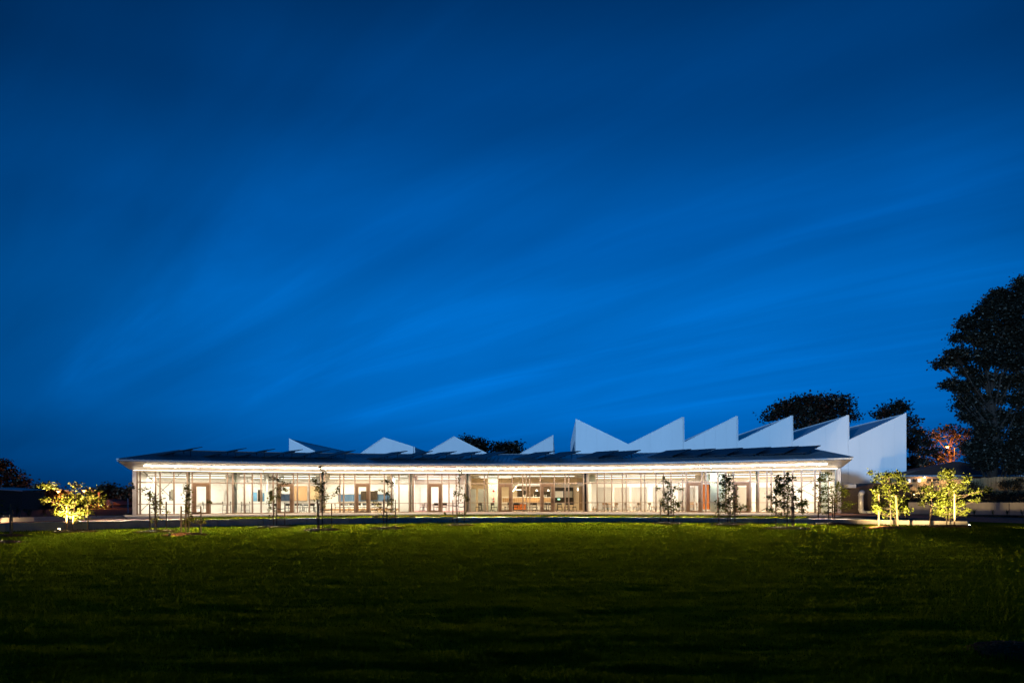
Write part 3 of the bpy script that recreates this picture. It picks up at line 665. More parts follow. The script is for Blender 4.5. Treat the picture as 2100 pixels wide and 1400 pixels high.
# tube pendants
def pendant(p0, p1, R, label, r=.045):
    a0, a1 = ang(p0[0], R), ang(p1[0], R); P0 = pol(R, a0, zat(*p0, R)); P1 = pol(R, a1, zat(*p1, R))
    t = thing('pendant_light', label, 'light', P0, 0, 'tube pendants in the cafe')
    MB().tube([P0, P0 + (P1 - P0) * .5], r, 8).build('glowing_tube', MT['pend'], t); MB().tube([P0 + (P1 - P0) * .505, P1], r * .45, 8).build('rod', MT['colw'], t)
    top = Vector((P1.x, P1.y, CZ)); MB().tube([P1, top], .008, 4).build('cable', MT['dark'], t)
pendant((1052, 1007.5), (1066, 986), RG + 2.5, 'tilted glowing tube pendant right of the middle cafe door')
pendant((1058, 1004), (1080, 1003.6), RG + 3.2, 'level tube pendant in front of the servery', .03)
pendant((1027.5, 1015), (1028.5, 1001), RG + 2.8, 'upright glowing tube pendant seen in the middle cafe door')
pendant((960.6, 1020), (960.8, 1000), RG + 1.5, 'upright glowing tube at the left edge of the cafe', .05)
pendant((1185, 1006), (1185.3, 995), RG + 3.0, 'upright glowing tube near the dark inner door at the cafe right')
for px, py, s_ in ((1100.7, 1006, 'left'), (1124.5, 1006, 'right')):
    P0 = pol(RI - .7, ang(px, RI - .7), zat(px, py, RI - .7)); t = thing('pendant_light', f'small cone pendant over the servery, the {s_} of two', 'light', P0, 0, 'cone pendants over the servery')
    MB().tube([P0 + Vector((0, 0, -.02)), P0 + Vector((0, 0, .14))], [.13, .04], 10).build('shade', MT['pend'], t); MB().tube([P0 + Vector((0, 0, .14)), P0 + Vector((0, 0, .9))], .008, 4).build('cable', MT['dark'], t)

# chairs ---------------------------------------------------------------
def chair(label, group, m, legm, stool=False):
    t = thing('stool' if stool else 'chair', label, 'stool' if stool else 'chair', (0, 0, -20), 0, group)
    sh = .72 if stool else .45; w_ = .34 if stool else .44
    b = MB(); b.box((0, 0, sh), (w_, w_, .035)); b.box((0, -w_ / 2 + .01, sh - .03), (w_ - .02, .02, .04)); b.build('seat', m, t, world=False)
    b = MB()
    bz0, bz1 = (sh + .16, sh + .30) if stool else (.60, .83)
    for i in range(4):
        x0 = -w_ / 2 + w_ * i / 4; b.box((x0 + w_ / 8, w_ / 2 + .03 - .03 * abs(i - 1.5), (bz0 + bz1) / 2), (w_ / 4, .025, bz1 - bz0), 0, -.12)
    for s_ in (-1, 1): b.beam((s_ * (w_ / 2 - .03), w_ / 2 - .02, sh), (s_ * (w_ / 2 - .03), w_ / 2 + .03, bz1 - .05), .022)
    b.build('backrest', m, t, world=False)
    for sx in (-1, 1):
        for sy in (-1, 1):
            MB().beam((sx * (w_ / 2 - .03), sy * (w_ / 2 - .03), sh - .02), (sx * (w_ / 2 + .02), sy * (w_ / 2 + .02), 0), .026).build('leg', legm, t, world=False)
    if stool:
        b = MB()
        for s_ in (-1, 1): b.beam((-w_ / 2, s_ * w_ / 2, .28), (w_ / 2, s_ * w_ / 2, .28), .02); b.beam((s_ * w_ / 2, -w_ / 2, .28), (s_ * w_ / 2, w_ / 2, .28), .02)
        b.build('foot_ring', legm, t, world=False)
    return t
def seat_at(proto, used, px, R, face_rot, label, group):
    a = ang(px, R); loc = pol(R, a, FZ + .008)
    if not used:
        used.append(1); proto.location = loc; proto.rotation_euler = (0, 0, -a + face_rot); tag(proto, label, None, group); return proto
    return dup(proto, loc, -a + face_rot, label, group)
def table(label, group, m, legm, w_=1.5, dp=.75, castor=True):
    t = thing('table', label, 'table', (0, 0, -20), 0, group)
    MB().box((0, 0, .735), (w_, dp, .03)).build('tabletop', m, t, world=False)
    for s_ in (-1, 1):
        b = MB(); x_ = s_ * (w_ / 2 - .28); b.tube([(x_, 0, .12), (x_, 0, .72)], .032, 8); b.box((x_, 0, .70), (.10, .5, .03))
        for sy in (-1, 1): b.tube([(x_, 0, .16), (x_ + s_ * .05, sy * .18, .12), (x_ + s_ * .10, sy * .34, .05)], [.03, .026, .02], 6)
        b.tube([(x_, 0, .16), (x_ + .2, 0, .13), (x_ + .34, 0, .05)], [.03, .024, .02], 6); b.tube([(x_, 0, .16), (x_ - .2, 0, .13), (x_ - .34, 0, .05)], [.03, .024, .02], 6)
        lg = b.build('pedestal', legm, t, world=False)
        if castor:
            b = MB()
            for q in ((x_ + s_ * .10, .34), (x_ + s_ * .10, -.34), (x_ + .34, 0), (x_ - .34, 0)): b.tube([(q[0] - .02, q[1], .035), (q[0] + .02, q[1], .035)], .033, 8)
            b.build('castor', MT['dark'], lg, world=False)
    return t
ub = []; bc = chair('x', 'x', MT['blackpl'], MT['dark']); ut = []; tc_ = chair('x', 'x', MT['tan'], MT['dark']); us = []; sc = chair('x', 'x', MT['blackpl'], MT['dark'], True)
ORDN = ['first', 'second', 'third', 'fourth', 'fifth', 'sixth', 'seventh', 'eighth', 'ninth', 'tenth', 'eleventh', 'twelfth', 'thirteenth']
def row(proto, used, what, where, group, items):
    for i, (px, R, fr) in enumerate(sorted(items)):
        seat_at(proto, used, px, RG + R, fr, f'{what}, {ORDN[i]} from the left {where}', group)
row(sc, us, 'tall black stool', 'in the bay with blue pinboards', 'tall stools behind the glass', [(461, 1.0, 1.6), (468.5, 1.4, -1.5), (499, 1.0, 1.5), (507.5, 1.2, -1.6)])
row(bc, ub, 'black chair', 'in the classroom with the navy board', 'black chairs in the navy board classroom', [(557, 3, 1.4), (566, 2.2, 3.1), (590, 2.0, 3.3), (610, 3.4, .2), (622, 2.4, 1.2), (628, 3.8, 3.0), (640, 2.0, 3.2), (650, 3.2, -1.2)])
row(bc, ub, 'dark chair', 'before the blue wall band', 'dark chairs before the blue band', [(692, 2.6, 1.5), (702, 3.0, .1), (710, 4.2, 3.1), (722, 3.0, .2), (737, 4.2, 2.9), (748, 3.0, .0), (767, 3.0, .2), (779, 4.2, 3.0)])
row(bc, ub, 'black chair', 'on the pink carpet', 'black chairs on the pink carpet', [(866, 1.5, -1.5), (872, 2.2, -1.3), (897, 1.2, 2.6), (911, 1.2, 3.4)])
row(bc, ub, 'black chair', 'in the cafe', 'black cafe chairs', [(982, 1.4, 3.8), (1013, 1.4, 2.4), (1040, 2.2, -1.3), (1046.5, 2.8, .3), (1058, 1.2, 3.2), (1067, 2.2, 2.2), (1084, 2.8, -1.1), (1097, 1.2, 3.0), (1119, 2.0, 3.6), (1131, 1.4, 2.8), (1148, 2.2, .2), (1162, 1.6, 3.3), (1175, 1.4, 2.6)])
row(tc_, ut, 'tan plywood chair', 'in the blinds room', 'tan chairs in the blinds room', [(1221, 1.8, -1.4), (1241, 1.2, 3.0), (1251, 2.8, .2), (1260, 1.4, -2.2), (1287, 1.9, 1.9), (1306, 1.6, -2.2), (1336, 1.6, 2.3), (1350, 2.2, -1.2), (1395, 1.8, 1.2), (1418, 3.0, .1), (1434, 1.8, 1.5)])
# white flip-top tables
ut_ = []; tp = table('x', 'x', MT['tabletop'], MT['dark'])
def table_at(px, R, fr, label, group):
    a = ang(px, RG + R); loc = pol(RG + R, a, FZ + .008)
    if not ut_: ut_.append(1); tp.location = loc; tp.rotation_euler = (0, 0, -a + fr); tag(tp, label, None, group)
    else: dup(tp, loc, -a + fr, label, group)
for px, R, lb in ((1236, 1.9, 'white castor table farthest left in the blinds room'), (1274, 1.8, 'white castor table in front of the second grey blind'), (1321, 1.7, 'white castor table in front of the third grey blind'), (1375, 1.9, 'white castor table behind the dark young tree in the blinds room'), (1424, 1.9, 'white castor table seen through the brown door of the blinds room')):
    table_at(px, R, .05, lb, 'white tables in the blinds room')
for px, R, lb in ((580, 2.9, 'white table under the navy pinboard'), (632, 2.9, 'white table in front of the timber shelving'), (716, 3.6, 'white table at the left under the blue band'), (757, 3.6, 'white table at the right under the blue band')):
    table_at(px, R, .0, lb, 'classroom tables')
table_at(878, 1.9, .1, 'white table on the pink carpet behind the brown door', 'classroom tables')
for px, R, lb in ((998, 1.5, 'white cafe table between two black chairs by the grey doors'), (1063, 2.0, 'white cafe table in front of the orange counter'), (1110, 1.8, 'white cafe table behind the second cafe door'), (1154, 2.0, 'white cafe table before the glazed screen')):
    table_at(px, R, .0, lb, 'cafe tables')
# stacked chairs in the left end room
for k, (px, R) in enumerate(((406, 3.0), (422, 3.0))):
    for j in range(3):
        a = ang(px, RG + R); dup(bc, pol(RG + R, a, FZ + .008 + .11 * j), -a + 1.57 + .0 * j, f'{["lowest", "middle", "topmost"][j]} black chair of the stack {["seen in the first brown door", "right of the first brown door"][k]}', 'stacked black chairs')

# ================================================================== SOLAR ARRAYS ON THE ROOF
def solar_proto():
    t = thing('solar_panel', 'x', 'solar panel', (0, 0, -20), 0, 'tilted solar arrays on the curved roof')
    T = rad(14); Lh = 1.5; Wd = 1.3
    m3 = Matrix.Rotation(T, 3, 'X')        # local +Y is uphill
    def tp(x, y, z): p = m3 @ Vector((x, y, z)); return (p.x, p.y, p.z + .33)
    for i in range(2):
        x0, x1 = -Wd + i * Wd + .012, -Wd + (i + 1) * Wd - .012
        b = MB(); b.add([tp(x, y, z) for z in (.0, .02) for x, y in ((x0 + .03, -Lh + .03), (x1 - .03, -Lh + .03), (x1 - .03, Lh - .03), (x0 + .03, Lh - .03))], [(3, 2, 1, 0), (4, 5, 6, 7), (0, 1, 5, 4), (1, 2, 6, 5), (2, 3, 7, 6), (3, 0, 4, 7)])
        md = b.build('module', MT['solar'], t, world=False)
        b = MB()
        for p, q in (((x0, -Lh), (x1, -Lh)), ((x0, Lh), (x1, Lh)), ((x0, -Lh), (x0, Lh)), ((x1, -Lh), (x1, Lh))): b.beam(tp(*p, .005), tp(*q, .005), .035, .05)
        b.build('frame', MT['solarframe'], md, world=False)
    for y_ in (-.7, .7):
        b = MB(); b.beam(tp(-Wd, y_, -.05), tp(Wd, y_, -.05), .05); b.build('rail', MT['solarframe'], t, world=False)
    for x_ in (-.8, .8):
        for y_ in (-.7, .7):
            p = Vector(tp(x_, y_, -.06)); b = MB(); b.tube([p, (p.x, p.y, -.25)], .025, 6); b.build('leg', MT['solarframe'], t, world=False)
    return t
sp = solar_proto()
tips = [408, 500, 560, 617, 673, 726, 834, 886, 935, 986, 1040, 1137, 1190, 1246, 1291, 1393, 1443, 1498, 1556, 1612, 1656]
SO = 'first second third fourth fifth sixth seventh eighth ninth tenth eleventh twelfth thirteenth fourteenth fifteenth sixteenth seventeenth eighteenth nineteenth twentieth last'.split()
for i, tx in enumerate(tips):
    R = 56.2; px = tx - 42 if tx < 1200 else tx - 20
    a = ang(px, R); z = EZ1 + (R - RE) / (RR - RE) * (RZ - EZ1); loc = pol(R, a, z + .02)
    lb = ('tilted dark solar array on the curved roof, leftmost of all' if i == 0 else 'tilted dark solar array on the curved roof, rightmost of all' if i == len(tips) - 1 else
          f'{SO[i]} tilted dark solar array from the left end of the curved roof')
    if i == 0: sp.location = loc; sp.rotation_euler = (0, 0, rad(-46)); tag(sp, lb)
    else: dup(sp, loc, rad(-46 + random.uniform(-1.5, 1.5)), lb)

# ================================================================== SAWTOOTH HALLS BEHIND
def sawtooth(name, label, P0, P1, px0, px1, prof, depth, bottom):
    # front wall plane between two ground points; prof = list of (px,py)
    P0 = Vector(P0); P1 = Vector(P1); dv = P1 - P0
    def onw(px, py):
        s_ = (px - CX0) / F; k = (s_ * P0.y - P0.x) / (dv.x - s_ * dv.y); d = P0.y + k * dv.y
        return at(px, py, d)
    pts = [onw(*q) for q in prof]
    ext = Vector((.068, 1, 0)) * depth
    T = thing(name, label, 'building', Vector((P0.x, P0.y, bottom)))
    n = len(pts)
    # wall in panels between profile breaks
    fr = Vector((0, .0, 0))
    for i in range(n - 1):
        if abs(pts[i].x - pts[i + 1].x) < .3: continue
        x0, x1 = pts[i], pts[i + 1]; w_ = (x1 - x0)
        b = MB(); q0 = Vector((x0.x, x0.y, bottom)); q1 = Vector((x1.x, x1.y, bottom))
        b.prism([q + Vector((0, .03, 0)) for q in (q0, q1, x1, x0)], (.02, .27, 0)); b.build('front_wall', MT['cladding'], T)
        m_ = max(2, round(w_.length / 1.5))
        for j in range(m_):
            f0, f1 = j / m_ + .004 / w_.length * (j > 0), (j + 1) / m_ - .004 / w_.length * (j < m_ - 1); A, B_, C_, D_ = q0.lerp(q1, f0), q0.lerp(q1, f1), x0.lerp(x1, f1), x0.lerp(x1, f0); dz_ = random.uniform(-.006, .006)
            b = MB(); b.prism([q + Vector((0, dz_, 0)) for q in (A, B_, C_, D_)], (0, .028, 0)); b.build('cladding_panel', MT['cladding'], T)
    for i in range(n - 1):
        a, c = pts[i], pts[i + 1]
        b = MB(); e = Vector((.02, .3, 0))
        if abs(a.x - c.x) < .3: b.poly([a + e, c + e, c + ext, a + ext]); b.build('glazed_riser', MT['cladding'], T)
        else:
            o_ = Vector((0, 0, -.12)); b.add([a + e + o_, c + e + o_, c + ext + o_, a + ext + o_], [(0, 1, 2, 3)]); b.build('saw_roof', MT['sawroof'], T)
    for a in (pts[0], pts[-1]):
        g0 = Vector((a.x, a.y, bottom)); e = Vector((.02, .3, 0)); b = MB(); b.poly([g0 + e, a + e, a + ext, g0 + ext]); b.build('side_wall', MT['cladding'], T)
    b = MB()     # thin metal edge capping along the gables
    for i in range(n - 1): b.beam(pts[i] + Vector((0, .12, .02)), pts[i + 1] + Vector((0, .12, .02)), .34, .06)
    b.build('edge_capping', MT['cladding'], T)
    return T
sawtooth('sawtooth_hall', 'tall white hall with a row of sawtooth gables behind the right half of the pavilion', (7.95, 85, 0), (46.2, 80, 0), 1181, 1859,
         [(1181, 859), (1289, 911), (1401, 855), (1401.5, 908), (1511.5, 853), (1512, 906), (1624.5, 852), (1625, 905), (1739.5, 851), (1740, 903), (1859, 847)], 36, -.2)
sawtooth('gabled_hall', 'lower white hall whose separate gables rise behind the left half of the roof', (-27, 84, 0), (5.2, 86, 0), 593, 1135,
         [(593, 899), (664, 934), (730, 936), (787, 897), (848, 916), (848.5, 938), (858, 938), (931, 895), (1008, 934), (1056, 936), (1135, 892)], 30, -.2)
# roof access rails
def rail(px0, px1, yb, yt, d0, label):
    t = thing('roof_railing', label, 'railing', at(px0, yb, d0), 0, 'white roof railings')
    m_ = 6
    for i in range(m_ + 1):
        f = i / m_; px = px0 + (px1 - px0) * f; b = MB(); p = at(px, yb + 4 * f, d0 + 3 * f); q = at(px, yt + (yb - yt) * .55 * f, d0 + 3 * f); b.tube([p, q], .035, 5); b.build('post', MT['cladding'], t)
    for k in (.0, .45):
        b = MB(); p = at(px0, yt + (yb - yt) * k, d0); q = at(px1, yt + (yb - yt) * (.55 + k * .45), d0 + 3); b.tube([p, q], .03, 5); b.build('handrail', MT['cladding'], t)
rail(849, 868, 931, 916, 87.5, 'white access railing on the hall roof between two gables')
rail(690, 716, 932, 921.5, 92, 'white access railing beside the leftmost hall gable')

# ================================================================== RIGHT: DARK OUTBUILDING, PIPES, WALL, FENCE, HOUSE
ob = thing('outbuilding', 'low dark brick outbuilding between the pavilion and the white hall', 'building', at(1790, 1052, 59))
p = [at(1722, 1051.5, 58.5), at(1866, 1051.5, 58.5)]; z0 = .1
def obp(px, py): return at(px, py, 58.5)
b = MB(); b.prism([Vector((*obp(1722, 1052)[:2], z0)), Vector((*obp(1866, 1052)[:2], z0)), obp(1866, 997), obp(1740, 1002), obp(1722, 1002)], (.3, 5, 0)); b.build('brick_wall', MT['brick'], ob)
b = MB(); b.prism([obp(1738, 1002.2), obp(1868, 998.2), obp(1868, 993), obp(1794, 989.8), obp(1786, 991.4)], (.3, 5.2, 0)); 
o_ = b.build('gable_roof', MT['tileroof'], ob); o_.location.y -= .25
b = MB(); c = obp(1735.5, 996.5) + Vector((0, -.3, 0)); b.box(c, (1.0, .8, .30)); b.build('white_duct_box', MT['pipe'], ob)
pt = thing('duct_pipe', 'fat pale U-shaped duct pipe standing against the dark outbuilding', 'pipe', at(1766, 1053, 57.4))
def pp(px, py, d=57.4): return at(px, py, d)
def arc_pts(c, r, a0, a1, n=7):  # in image plane at depth
    return [Vector((c.x + r * math.cos(a0 + (a1 - a0) * i / n), c.y, c.z + r * math.sin(a0 + (a1 - a0) * i / n))) for i in range(n + 1)]
r_ = .205
top = pp(1765.5, 1012); bot = pp(1765.5, 1043); 
pts = [Vector((top.x + .42, top.y + .9, top.z + .10)), Vector((top.x + .40, top.y + .45, top.z + .12))]
pts = [Vector((top.x + .36, top.y + .55, top.z)), Vector((top.x + .30, top.y + .32, top.z + .10)), Vector((top.x + .16, top.y + .1, top.z + .13)), Vector((top.x + .04, top.y + .02, top.z + .04)), top + Vector((0, 0, -.08))]
MB().tube(pts, r_, 14).build('upper_elbow', MT['pipe'], pt, smooth=True)
MB().tube([top + Vector((0, 0, -.085)), bot], r_, 14).build('upright', MT['pipe'], pt, smooth=True)
MB().tube([bot + Vector((0, 0, -.005))] + arc_pts(bot + Vector((.36, 0, 0)), .36, PI, 1.5 * PI, 6)[1:], r_, 14).build('lower_elbow', MT['pipe'], pt, smooth=True)
e0 = bot + Vector((.362, 0, -.36)); e1 = pp(1866, 1050.2); e1 = Vector((e1.x, e1.y, e0.z))
MB().tube([e0, Vector((e0.x + 2.0, e0.y, e0.z))], r_, 14).build('level_run', MT['pipe'], pt, smooth=True)
MB().tube([Vector((e0.x + 2.005, e0.y, e0.z)), e1], r_ * .98, 14).build('level_run', MT['pipeg'], pt, smooth=True)
MB().tube([e1] + [e1 + Vector((.26 * math.sin(t), 0, -.26 + .26 * math.cos(t))) for t in (.4, .8, 1.2, 1.57)], [r_ * .98] * 5, 14).build('end_elbow', MT['pipeg'], pt, smooth=True)
for q in (top + Vector((0, 0, -.1)), bot):
    MB().tube([q + Vector((0, 0, -.03)), q + Vector((0, 0, .03))], r_ + .02, 14).build('collar', MT['pipe'], pt, smooth=True)
# retaining wall on the right
rw = thing('retaining_wall', 'grey concrete retaining wall at the right beyond the red gravel path', 'wall', at(1980, 1055, 50))
WR0 = Vector((30.4, 52.4, 0)); WR1 = Vector((44, 41.5, 0)); m_ = 6
fr_ = [0, .17, .36, .52, .66, .83, 1.0]
for i in range(m_):
    p = WR0.lerp(WR1, fr_[i] + .0012); q = WR0.lerp(WR1, fr_[i + 1] - .0012); b = MB(); nrm = Vector((.63, .78, 0)) * .25
    b.prism([Vector((p.x, p.y, 0)), Vector((q.x, q.y, 0)), Vector((q.x, q.y, 1.215)), Vector((p.x, p.y, 1.215))], nrm); b.build('concrete_bay', MT['concrete'], rw)
# planted bank behind the wall up to the fence
b = MB(); p0, p1 = WR0 + Vector((.3, .3, 0)), WR1 + Vector((.3, .3, 0)); f0, f1 = Vector((38.0, 66.5, 0)), Vector((58, 52, 0))
vs = []
N1, N2 = 20, 14
for i in range(N1 + 1):
    for j in range(N2 + 1):
        u, v = i / N1, j / N2; q = p0.lerp(p1, u).lerp(f0.lerp(f1, u), v); z = 1.15 + .75 * v + .10 * (random.random() - .5); vs.append((q.x, q.y, z))
b.add(vs, [(i * (N2 + 1) + j, (i + 1) * (N2 + 1) + j, (i + 1) * (N2 + 1) + j + 1, i * (N2 + 1) + j + 1) for i in range(N1) for j in range(N2)])
struct(b, 'planted_bank', MT['soil'], smooth=True)
b = MB(); b.poly([(30.6, 52.8, 1.2), (30.6, 52.8, -.2), (38.0, 66.5, -.2), (38.0, 66.5, 1.9)]); struct(b, 'bank_side', MT['soil'])
b = MB(); b.poly([(33, 60, -.02), (140, 20, -.02), (200, 160, -.02), (33, 160, -.02)]); struct(b, 'yard_ground', MT['soil'])
# paling fence
fn = thing('paling_fence', 'warm-lit timber paling fence behind the planted bank at the right', 'fence', at(1980, 1010, 62))
FA, FB = at(1858, 1016, 64.5), at(2120, 1016, 56.5); nP = 128
b = MB(); dirf = (FB - FA); dirf.z = 0; fa = math.atan2(dirf.y, dirf.x)
for i in range(nP):
    f = (i + .5) / nP; p = FA.lerp(FB, f); px = 1858 + 262 * f; zt = at(px, 989 - 11.5 * min(f / .75, 1), p.y).z + random.uniform(-.03, .03)
    b.box((p.x, p.y + random.uniform(-.012, .012), (zt + 1.2) / 2), (dirf.length / nP * .93, .018, zt - 1.2), fa)
o_ = b.build('paling', MT['paling'], fn); tag(o_, kind='stuff')
for zz in (2.0, 2.7):
    b = MB(); b.beam((FA.x, FA.y + .05, zz), (FB.x, FB.y + .05, zz), .05, .08); b.build('rail', MT['paling'], fn)
# house behind the fence
HZ0 = 1.4; hs = thing('brick_house', 'low tan brick house with a dark hipped roof behind the paling fence', 'house', at(1940, 1000, 78))
hy = 76.0
def hp(px, py, d=hy): return at(px, py, d)
b = MB(); b.box(((hp(1850, 1000).x + hp(2110, 1000).x) / 2, hy + 4, 2.6), (hp(2110, 1000).x - hp(1850, 1000).x, 8, 2.6)); b.build('wall', MT['hbrick'], hs)
el_, er = hp(1846, 974.5, hy - .6), hp(2118, 972, hy - .6); ez = el_.z
b = MB(); rz_ = hp(1957, 946, hy + 4).z; x0, x1 = el_.x, er.x; y0, y1 = hy - .6, hy + 8.6; ym = (y0 + y1) / 2
b.add([(x0, y0, ez), (x1, y0, ez), (x1, y1, ez), (x0, y1, ez), (hp(1957, 946, ym).x, ym, rz_), (x1 - 5, ym, rz_)], [(0, 1, 5, 4), (1, 2, 5), (2, 3, 4, 5), (3, 0, 4), (3, 2, 1, 0)]); b.build('roof', MT['tileroof'], hs)
b = MB(); b.beam((x0, y0 - .06, ez - .05), (x1, y0 - .06, ez - .05), .12, .14); b.build('gutter', MT['fascia'], hs)
pl_ = hp(1893, 978.5) + Vector((0, -.2, 0)); b = MB(); b.box(pl_, (.18, .2, .12)); w_ = b.build('porch_light', MT['winlit'], hs)
L = bpy.data.lights.new('porch_lamp', 'POINT'); L.energy = 90; L.color = (1, .62, .28); L.shadow_soft_size = .1
lo_ = bpy.data.objects.new('porch_lamp', L); COL.objects.link(lo_); lo_.parent = w_; lo_.location = pl_ + Vector((0, -.45, -.2)) - org(hs)
for a_, c_, lit in ((1861.5, 1867, True), (1872.5, 1880, False), (1881, 1888.5, True), (1901, 1916, False), (1917, 1927, False)):
    wb = MB(); wl, wr_ = hp(a_, 981.5), hp(c_, 989.5); wb.box(((wl.x + wr_.x) / 2, hy - .03, (wl.z + wr_.z) / 2), (wr_.x - wl.x, .08, wl.z - wr_.z)); w_ = wb.build('window', MT['colw'] if lit else MT['dark'], hs)
    wb = MB(); wb.box(((wl.x + wr_.x) / 2, hy - .085, (wl.z + wr_.z) / 2), (wr_.x - wl.x - .1, .03, wl.z - wr_.z - .1)); wb.build('pane', MT['winlit'] if lit else MT['screen'], w_)

# ================================================================== FOLIAGE
def leafcloud(C, size, droop=.5, seed=0):
    """kite-shaped folded leaves: 4 verts, 2 tris each"""
    r = np.random.default_rng(seed); n = len(C); C = np.asarray(C)
    t = r.uniform(0, 2 * PI, n); el_ = r.uniform(-1.1, .55, n) * droop; s = size * r.uniform(.6, 1.25, n)
    d = np.stack([np.cos(t) * np.cos(el_), np.sin(t) * np.cos(el_), np.sin(el_)], -1)
    up = r.normal(size=(n, 3)); up[:, 2] += .8
    sd = np.cross(d, up); sd /= np.linalg.norm(sd, axis=1, keepdims=True) + 1e-9; nm = np.cross(sd, d)
    V = np.empty((n, 4, 3)); V[:, 0] = C - d * s[:, None] * .5; V[:, 2] = C + d * s[:, None] * .5
    V[:, 1] = C + sd * s[:, None] * .38 + nm * s[:, None] * .10 - d * s[:, None] * .05; V[:, 3] = C - sd * s[:, None] * .38 + nm * s[:, None] * .10 - d * s[:, None] * .05
    i0 = np.arange(n)[:, None] * 4; Fc = np.concatenate([i0 + np.array([[0, 1, 2]]), i0 + np.array([[0, 2, 3]])])
    return V.reshape(-1, 3), Fc
def leafobj(name, m, C, size, parent, seed=0, droop=.5):
    V, Fc = leafcloud(C, size, droop, seed); o_ = org(parent); V = V - np.array([o_.x, o_.y, o_.z])
    me = bpy.data.meshes.new(name); fastmesh(me, V, Fc); me.materials.append(m); o = bpy.data.objects.new(name, me); COL.objects.link(o); o.parent = parent; return o
def young_tree(label, px, py, stakes, blobs, mulch, seed, lsize=.125, tie_y=None, dens=1.5):
    B = on_lawn(px, py); d = B.y; k = d / F; r = random.Random(seed)
    T = thing('young_tree', label, 'tree', B, 0, 'staked young trees on the lawn')
    ztop = max(at(b_[0], b_[1], d).z for b_ in blobs)
    tops = [b_ for b_ in blobs if abs(b_[0] - px) < 14] or blobs
    hi = min(tops, key=lambda b_: b_[1]); H = at(hi[0], hi[1], d)
    mb = MB(); n = 7; tr = []
    for i in range(n + 1):
        f = i / n; p = B.lerp(Vector((H.x, d, H.z)), f); p = p + Vector((math.sin(f * 5 + seed) * .04 * f, math.cos(f * 4 + seed) * .04 * f, 0)); p.x = B.x + (p.x - B.x) * f if f < .5 else p.x
        tr.append(p)
    mb.tube(tr, [.026 * (1 - .75 * i / n) + .006 for i in range(n + 1)], 7); mb.build('trunk', MT['bark'], T, smooth=True)
    mb = MB(); C = []
    for bi, (bx, by, rx, ry, cnt) in enumerate(blobs):
        c = at(bx, by, d) + Vector((0, r.gauss(0, 1) * max(.12, min(.45, abs(bx - px) * k * .6 + .1)), 0))
        f = min(max((c.z - .25 * (abs(c.x - B.x) + .3) - B.z) / max(H.z - B.z, .1), .12), .96); s_ = tr[int(f * n)].lerp(tr[min(int(f * n) + 1, n)], f * n - int(f * n))
        mid = s_.lerp(c, .5) + Vector((0, 0, -.06)); mb.tube([s_, mid, c], [.012, .009, .004], 4, cap=False)
        m_ = int(cnt * dens)
        for _ in range(m_):
            v = Vector((r.gauss(0, .6) * rx * k, r.gauss(0, .6) * (rx + ry) / 2 * k * .9, r.gauss(0, .6) * ry * k)); C.append(c + v)
        for _ in range(3):
            v = Vector((r.gauss(0, .45) * rx * k, r.gauss(0, .4) * rx * k, r.gauss(0, .45) * ry * k)); mb.tube([c.lerp(mid, .4), c + v], [.005, .002], 3, cap=False)
    mb.build('branch', MT['bark'], T)
    leafobj('foliage', MT['thinleaf' if 12 < seed < 19 else 'leaf'], C, lsize, T, seed)
    # stakes and ties: driven beside the tree, things of their own
    x0, x1, yy = mulch; M0 = on_lawn((x0 + x1) / 2, yy); rx = (x1 - x0) / 2 * M0.y / F; ry = min(rx, .95)
    q = MB(); nn = 26; vs = [(M0.x, M0.y, M0.z + .10)]
    for ringk, (fr, hz) in enumerate(((.45, .10), (.8, .06), (1.0, -.02))):
        for j in range(nn):
            t = 2 * PI * j / nn; e = 1 + .10 * r.uniform(-1, 1); x_, y_ = M0.x + rx * fr * math.cos(t) * e, M0.y + ry * fr * math.sin(t) * e; vs.append((x_, y_, lawn_z(x_, y_) + hz + r.uniform(-.012, .02)))
    fs = [(0, 1 + j, 1 + (j + 1) % nn) for j in range(nn)] + [(1 + a * nn + j, 1 + (a + 1) * nn + j, 1 + (a + 1) * nn + (j + 1) % nn, 1 + a * nn + (j + 1) % nn) for a in range(2) for j in range(nn)]
    q.add(vs, fs); mu = q.build('mulch_bed', MT['mulch']); short = label.split(',')[0]
    tag(mu, 'mulch under the ' + short, 'mulch', 'mulch mounds under the young trees')
    q = MB()
    for _ in range(170):
        t = r.uniform(0, 2 * PI); f = math.sqrt(r.random()) * 1.03; x_, y_ = M0.x + rx * f * math.cos(t), M0.y + ry * f * math.sin(t); z_ = lawn_z(x_, y_) + .10 * max(0, 1 - f * f) + .02
        q.box((x_, y_, z_), (r.uniform(.05, .14), r.uniform(.02, .04), .015), r.uniform(0, PI), r.uniform(-.4, .4))
    o_ = q.build('bark_chips', MT['chip'], mu); tag(o_, kind='stuff')
    sts = []
    for si, (sx, st, sb) in enumerate(stakes):
        G = on_lawn(sx[0] if isinstance(sx, tuple) else sx, sb); tx = sx[1] if isinstance(sx, tuple) else sx
        Tp = at(tx, st, G.y); s_ = MB(); s_.beam(G + Vector((0, 0, -.15)), Tp, .052); ss = s_.build('tree_stake', MT['stake'])
        tag(ss, f'{["left", "middle", "right"][si] if len(stakes) == 3 else ["left", "right"][si]} stake of ' + short, 'stake', 'tree stakes'); sts.append((G, Tp))
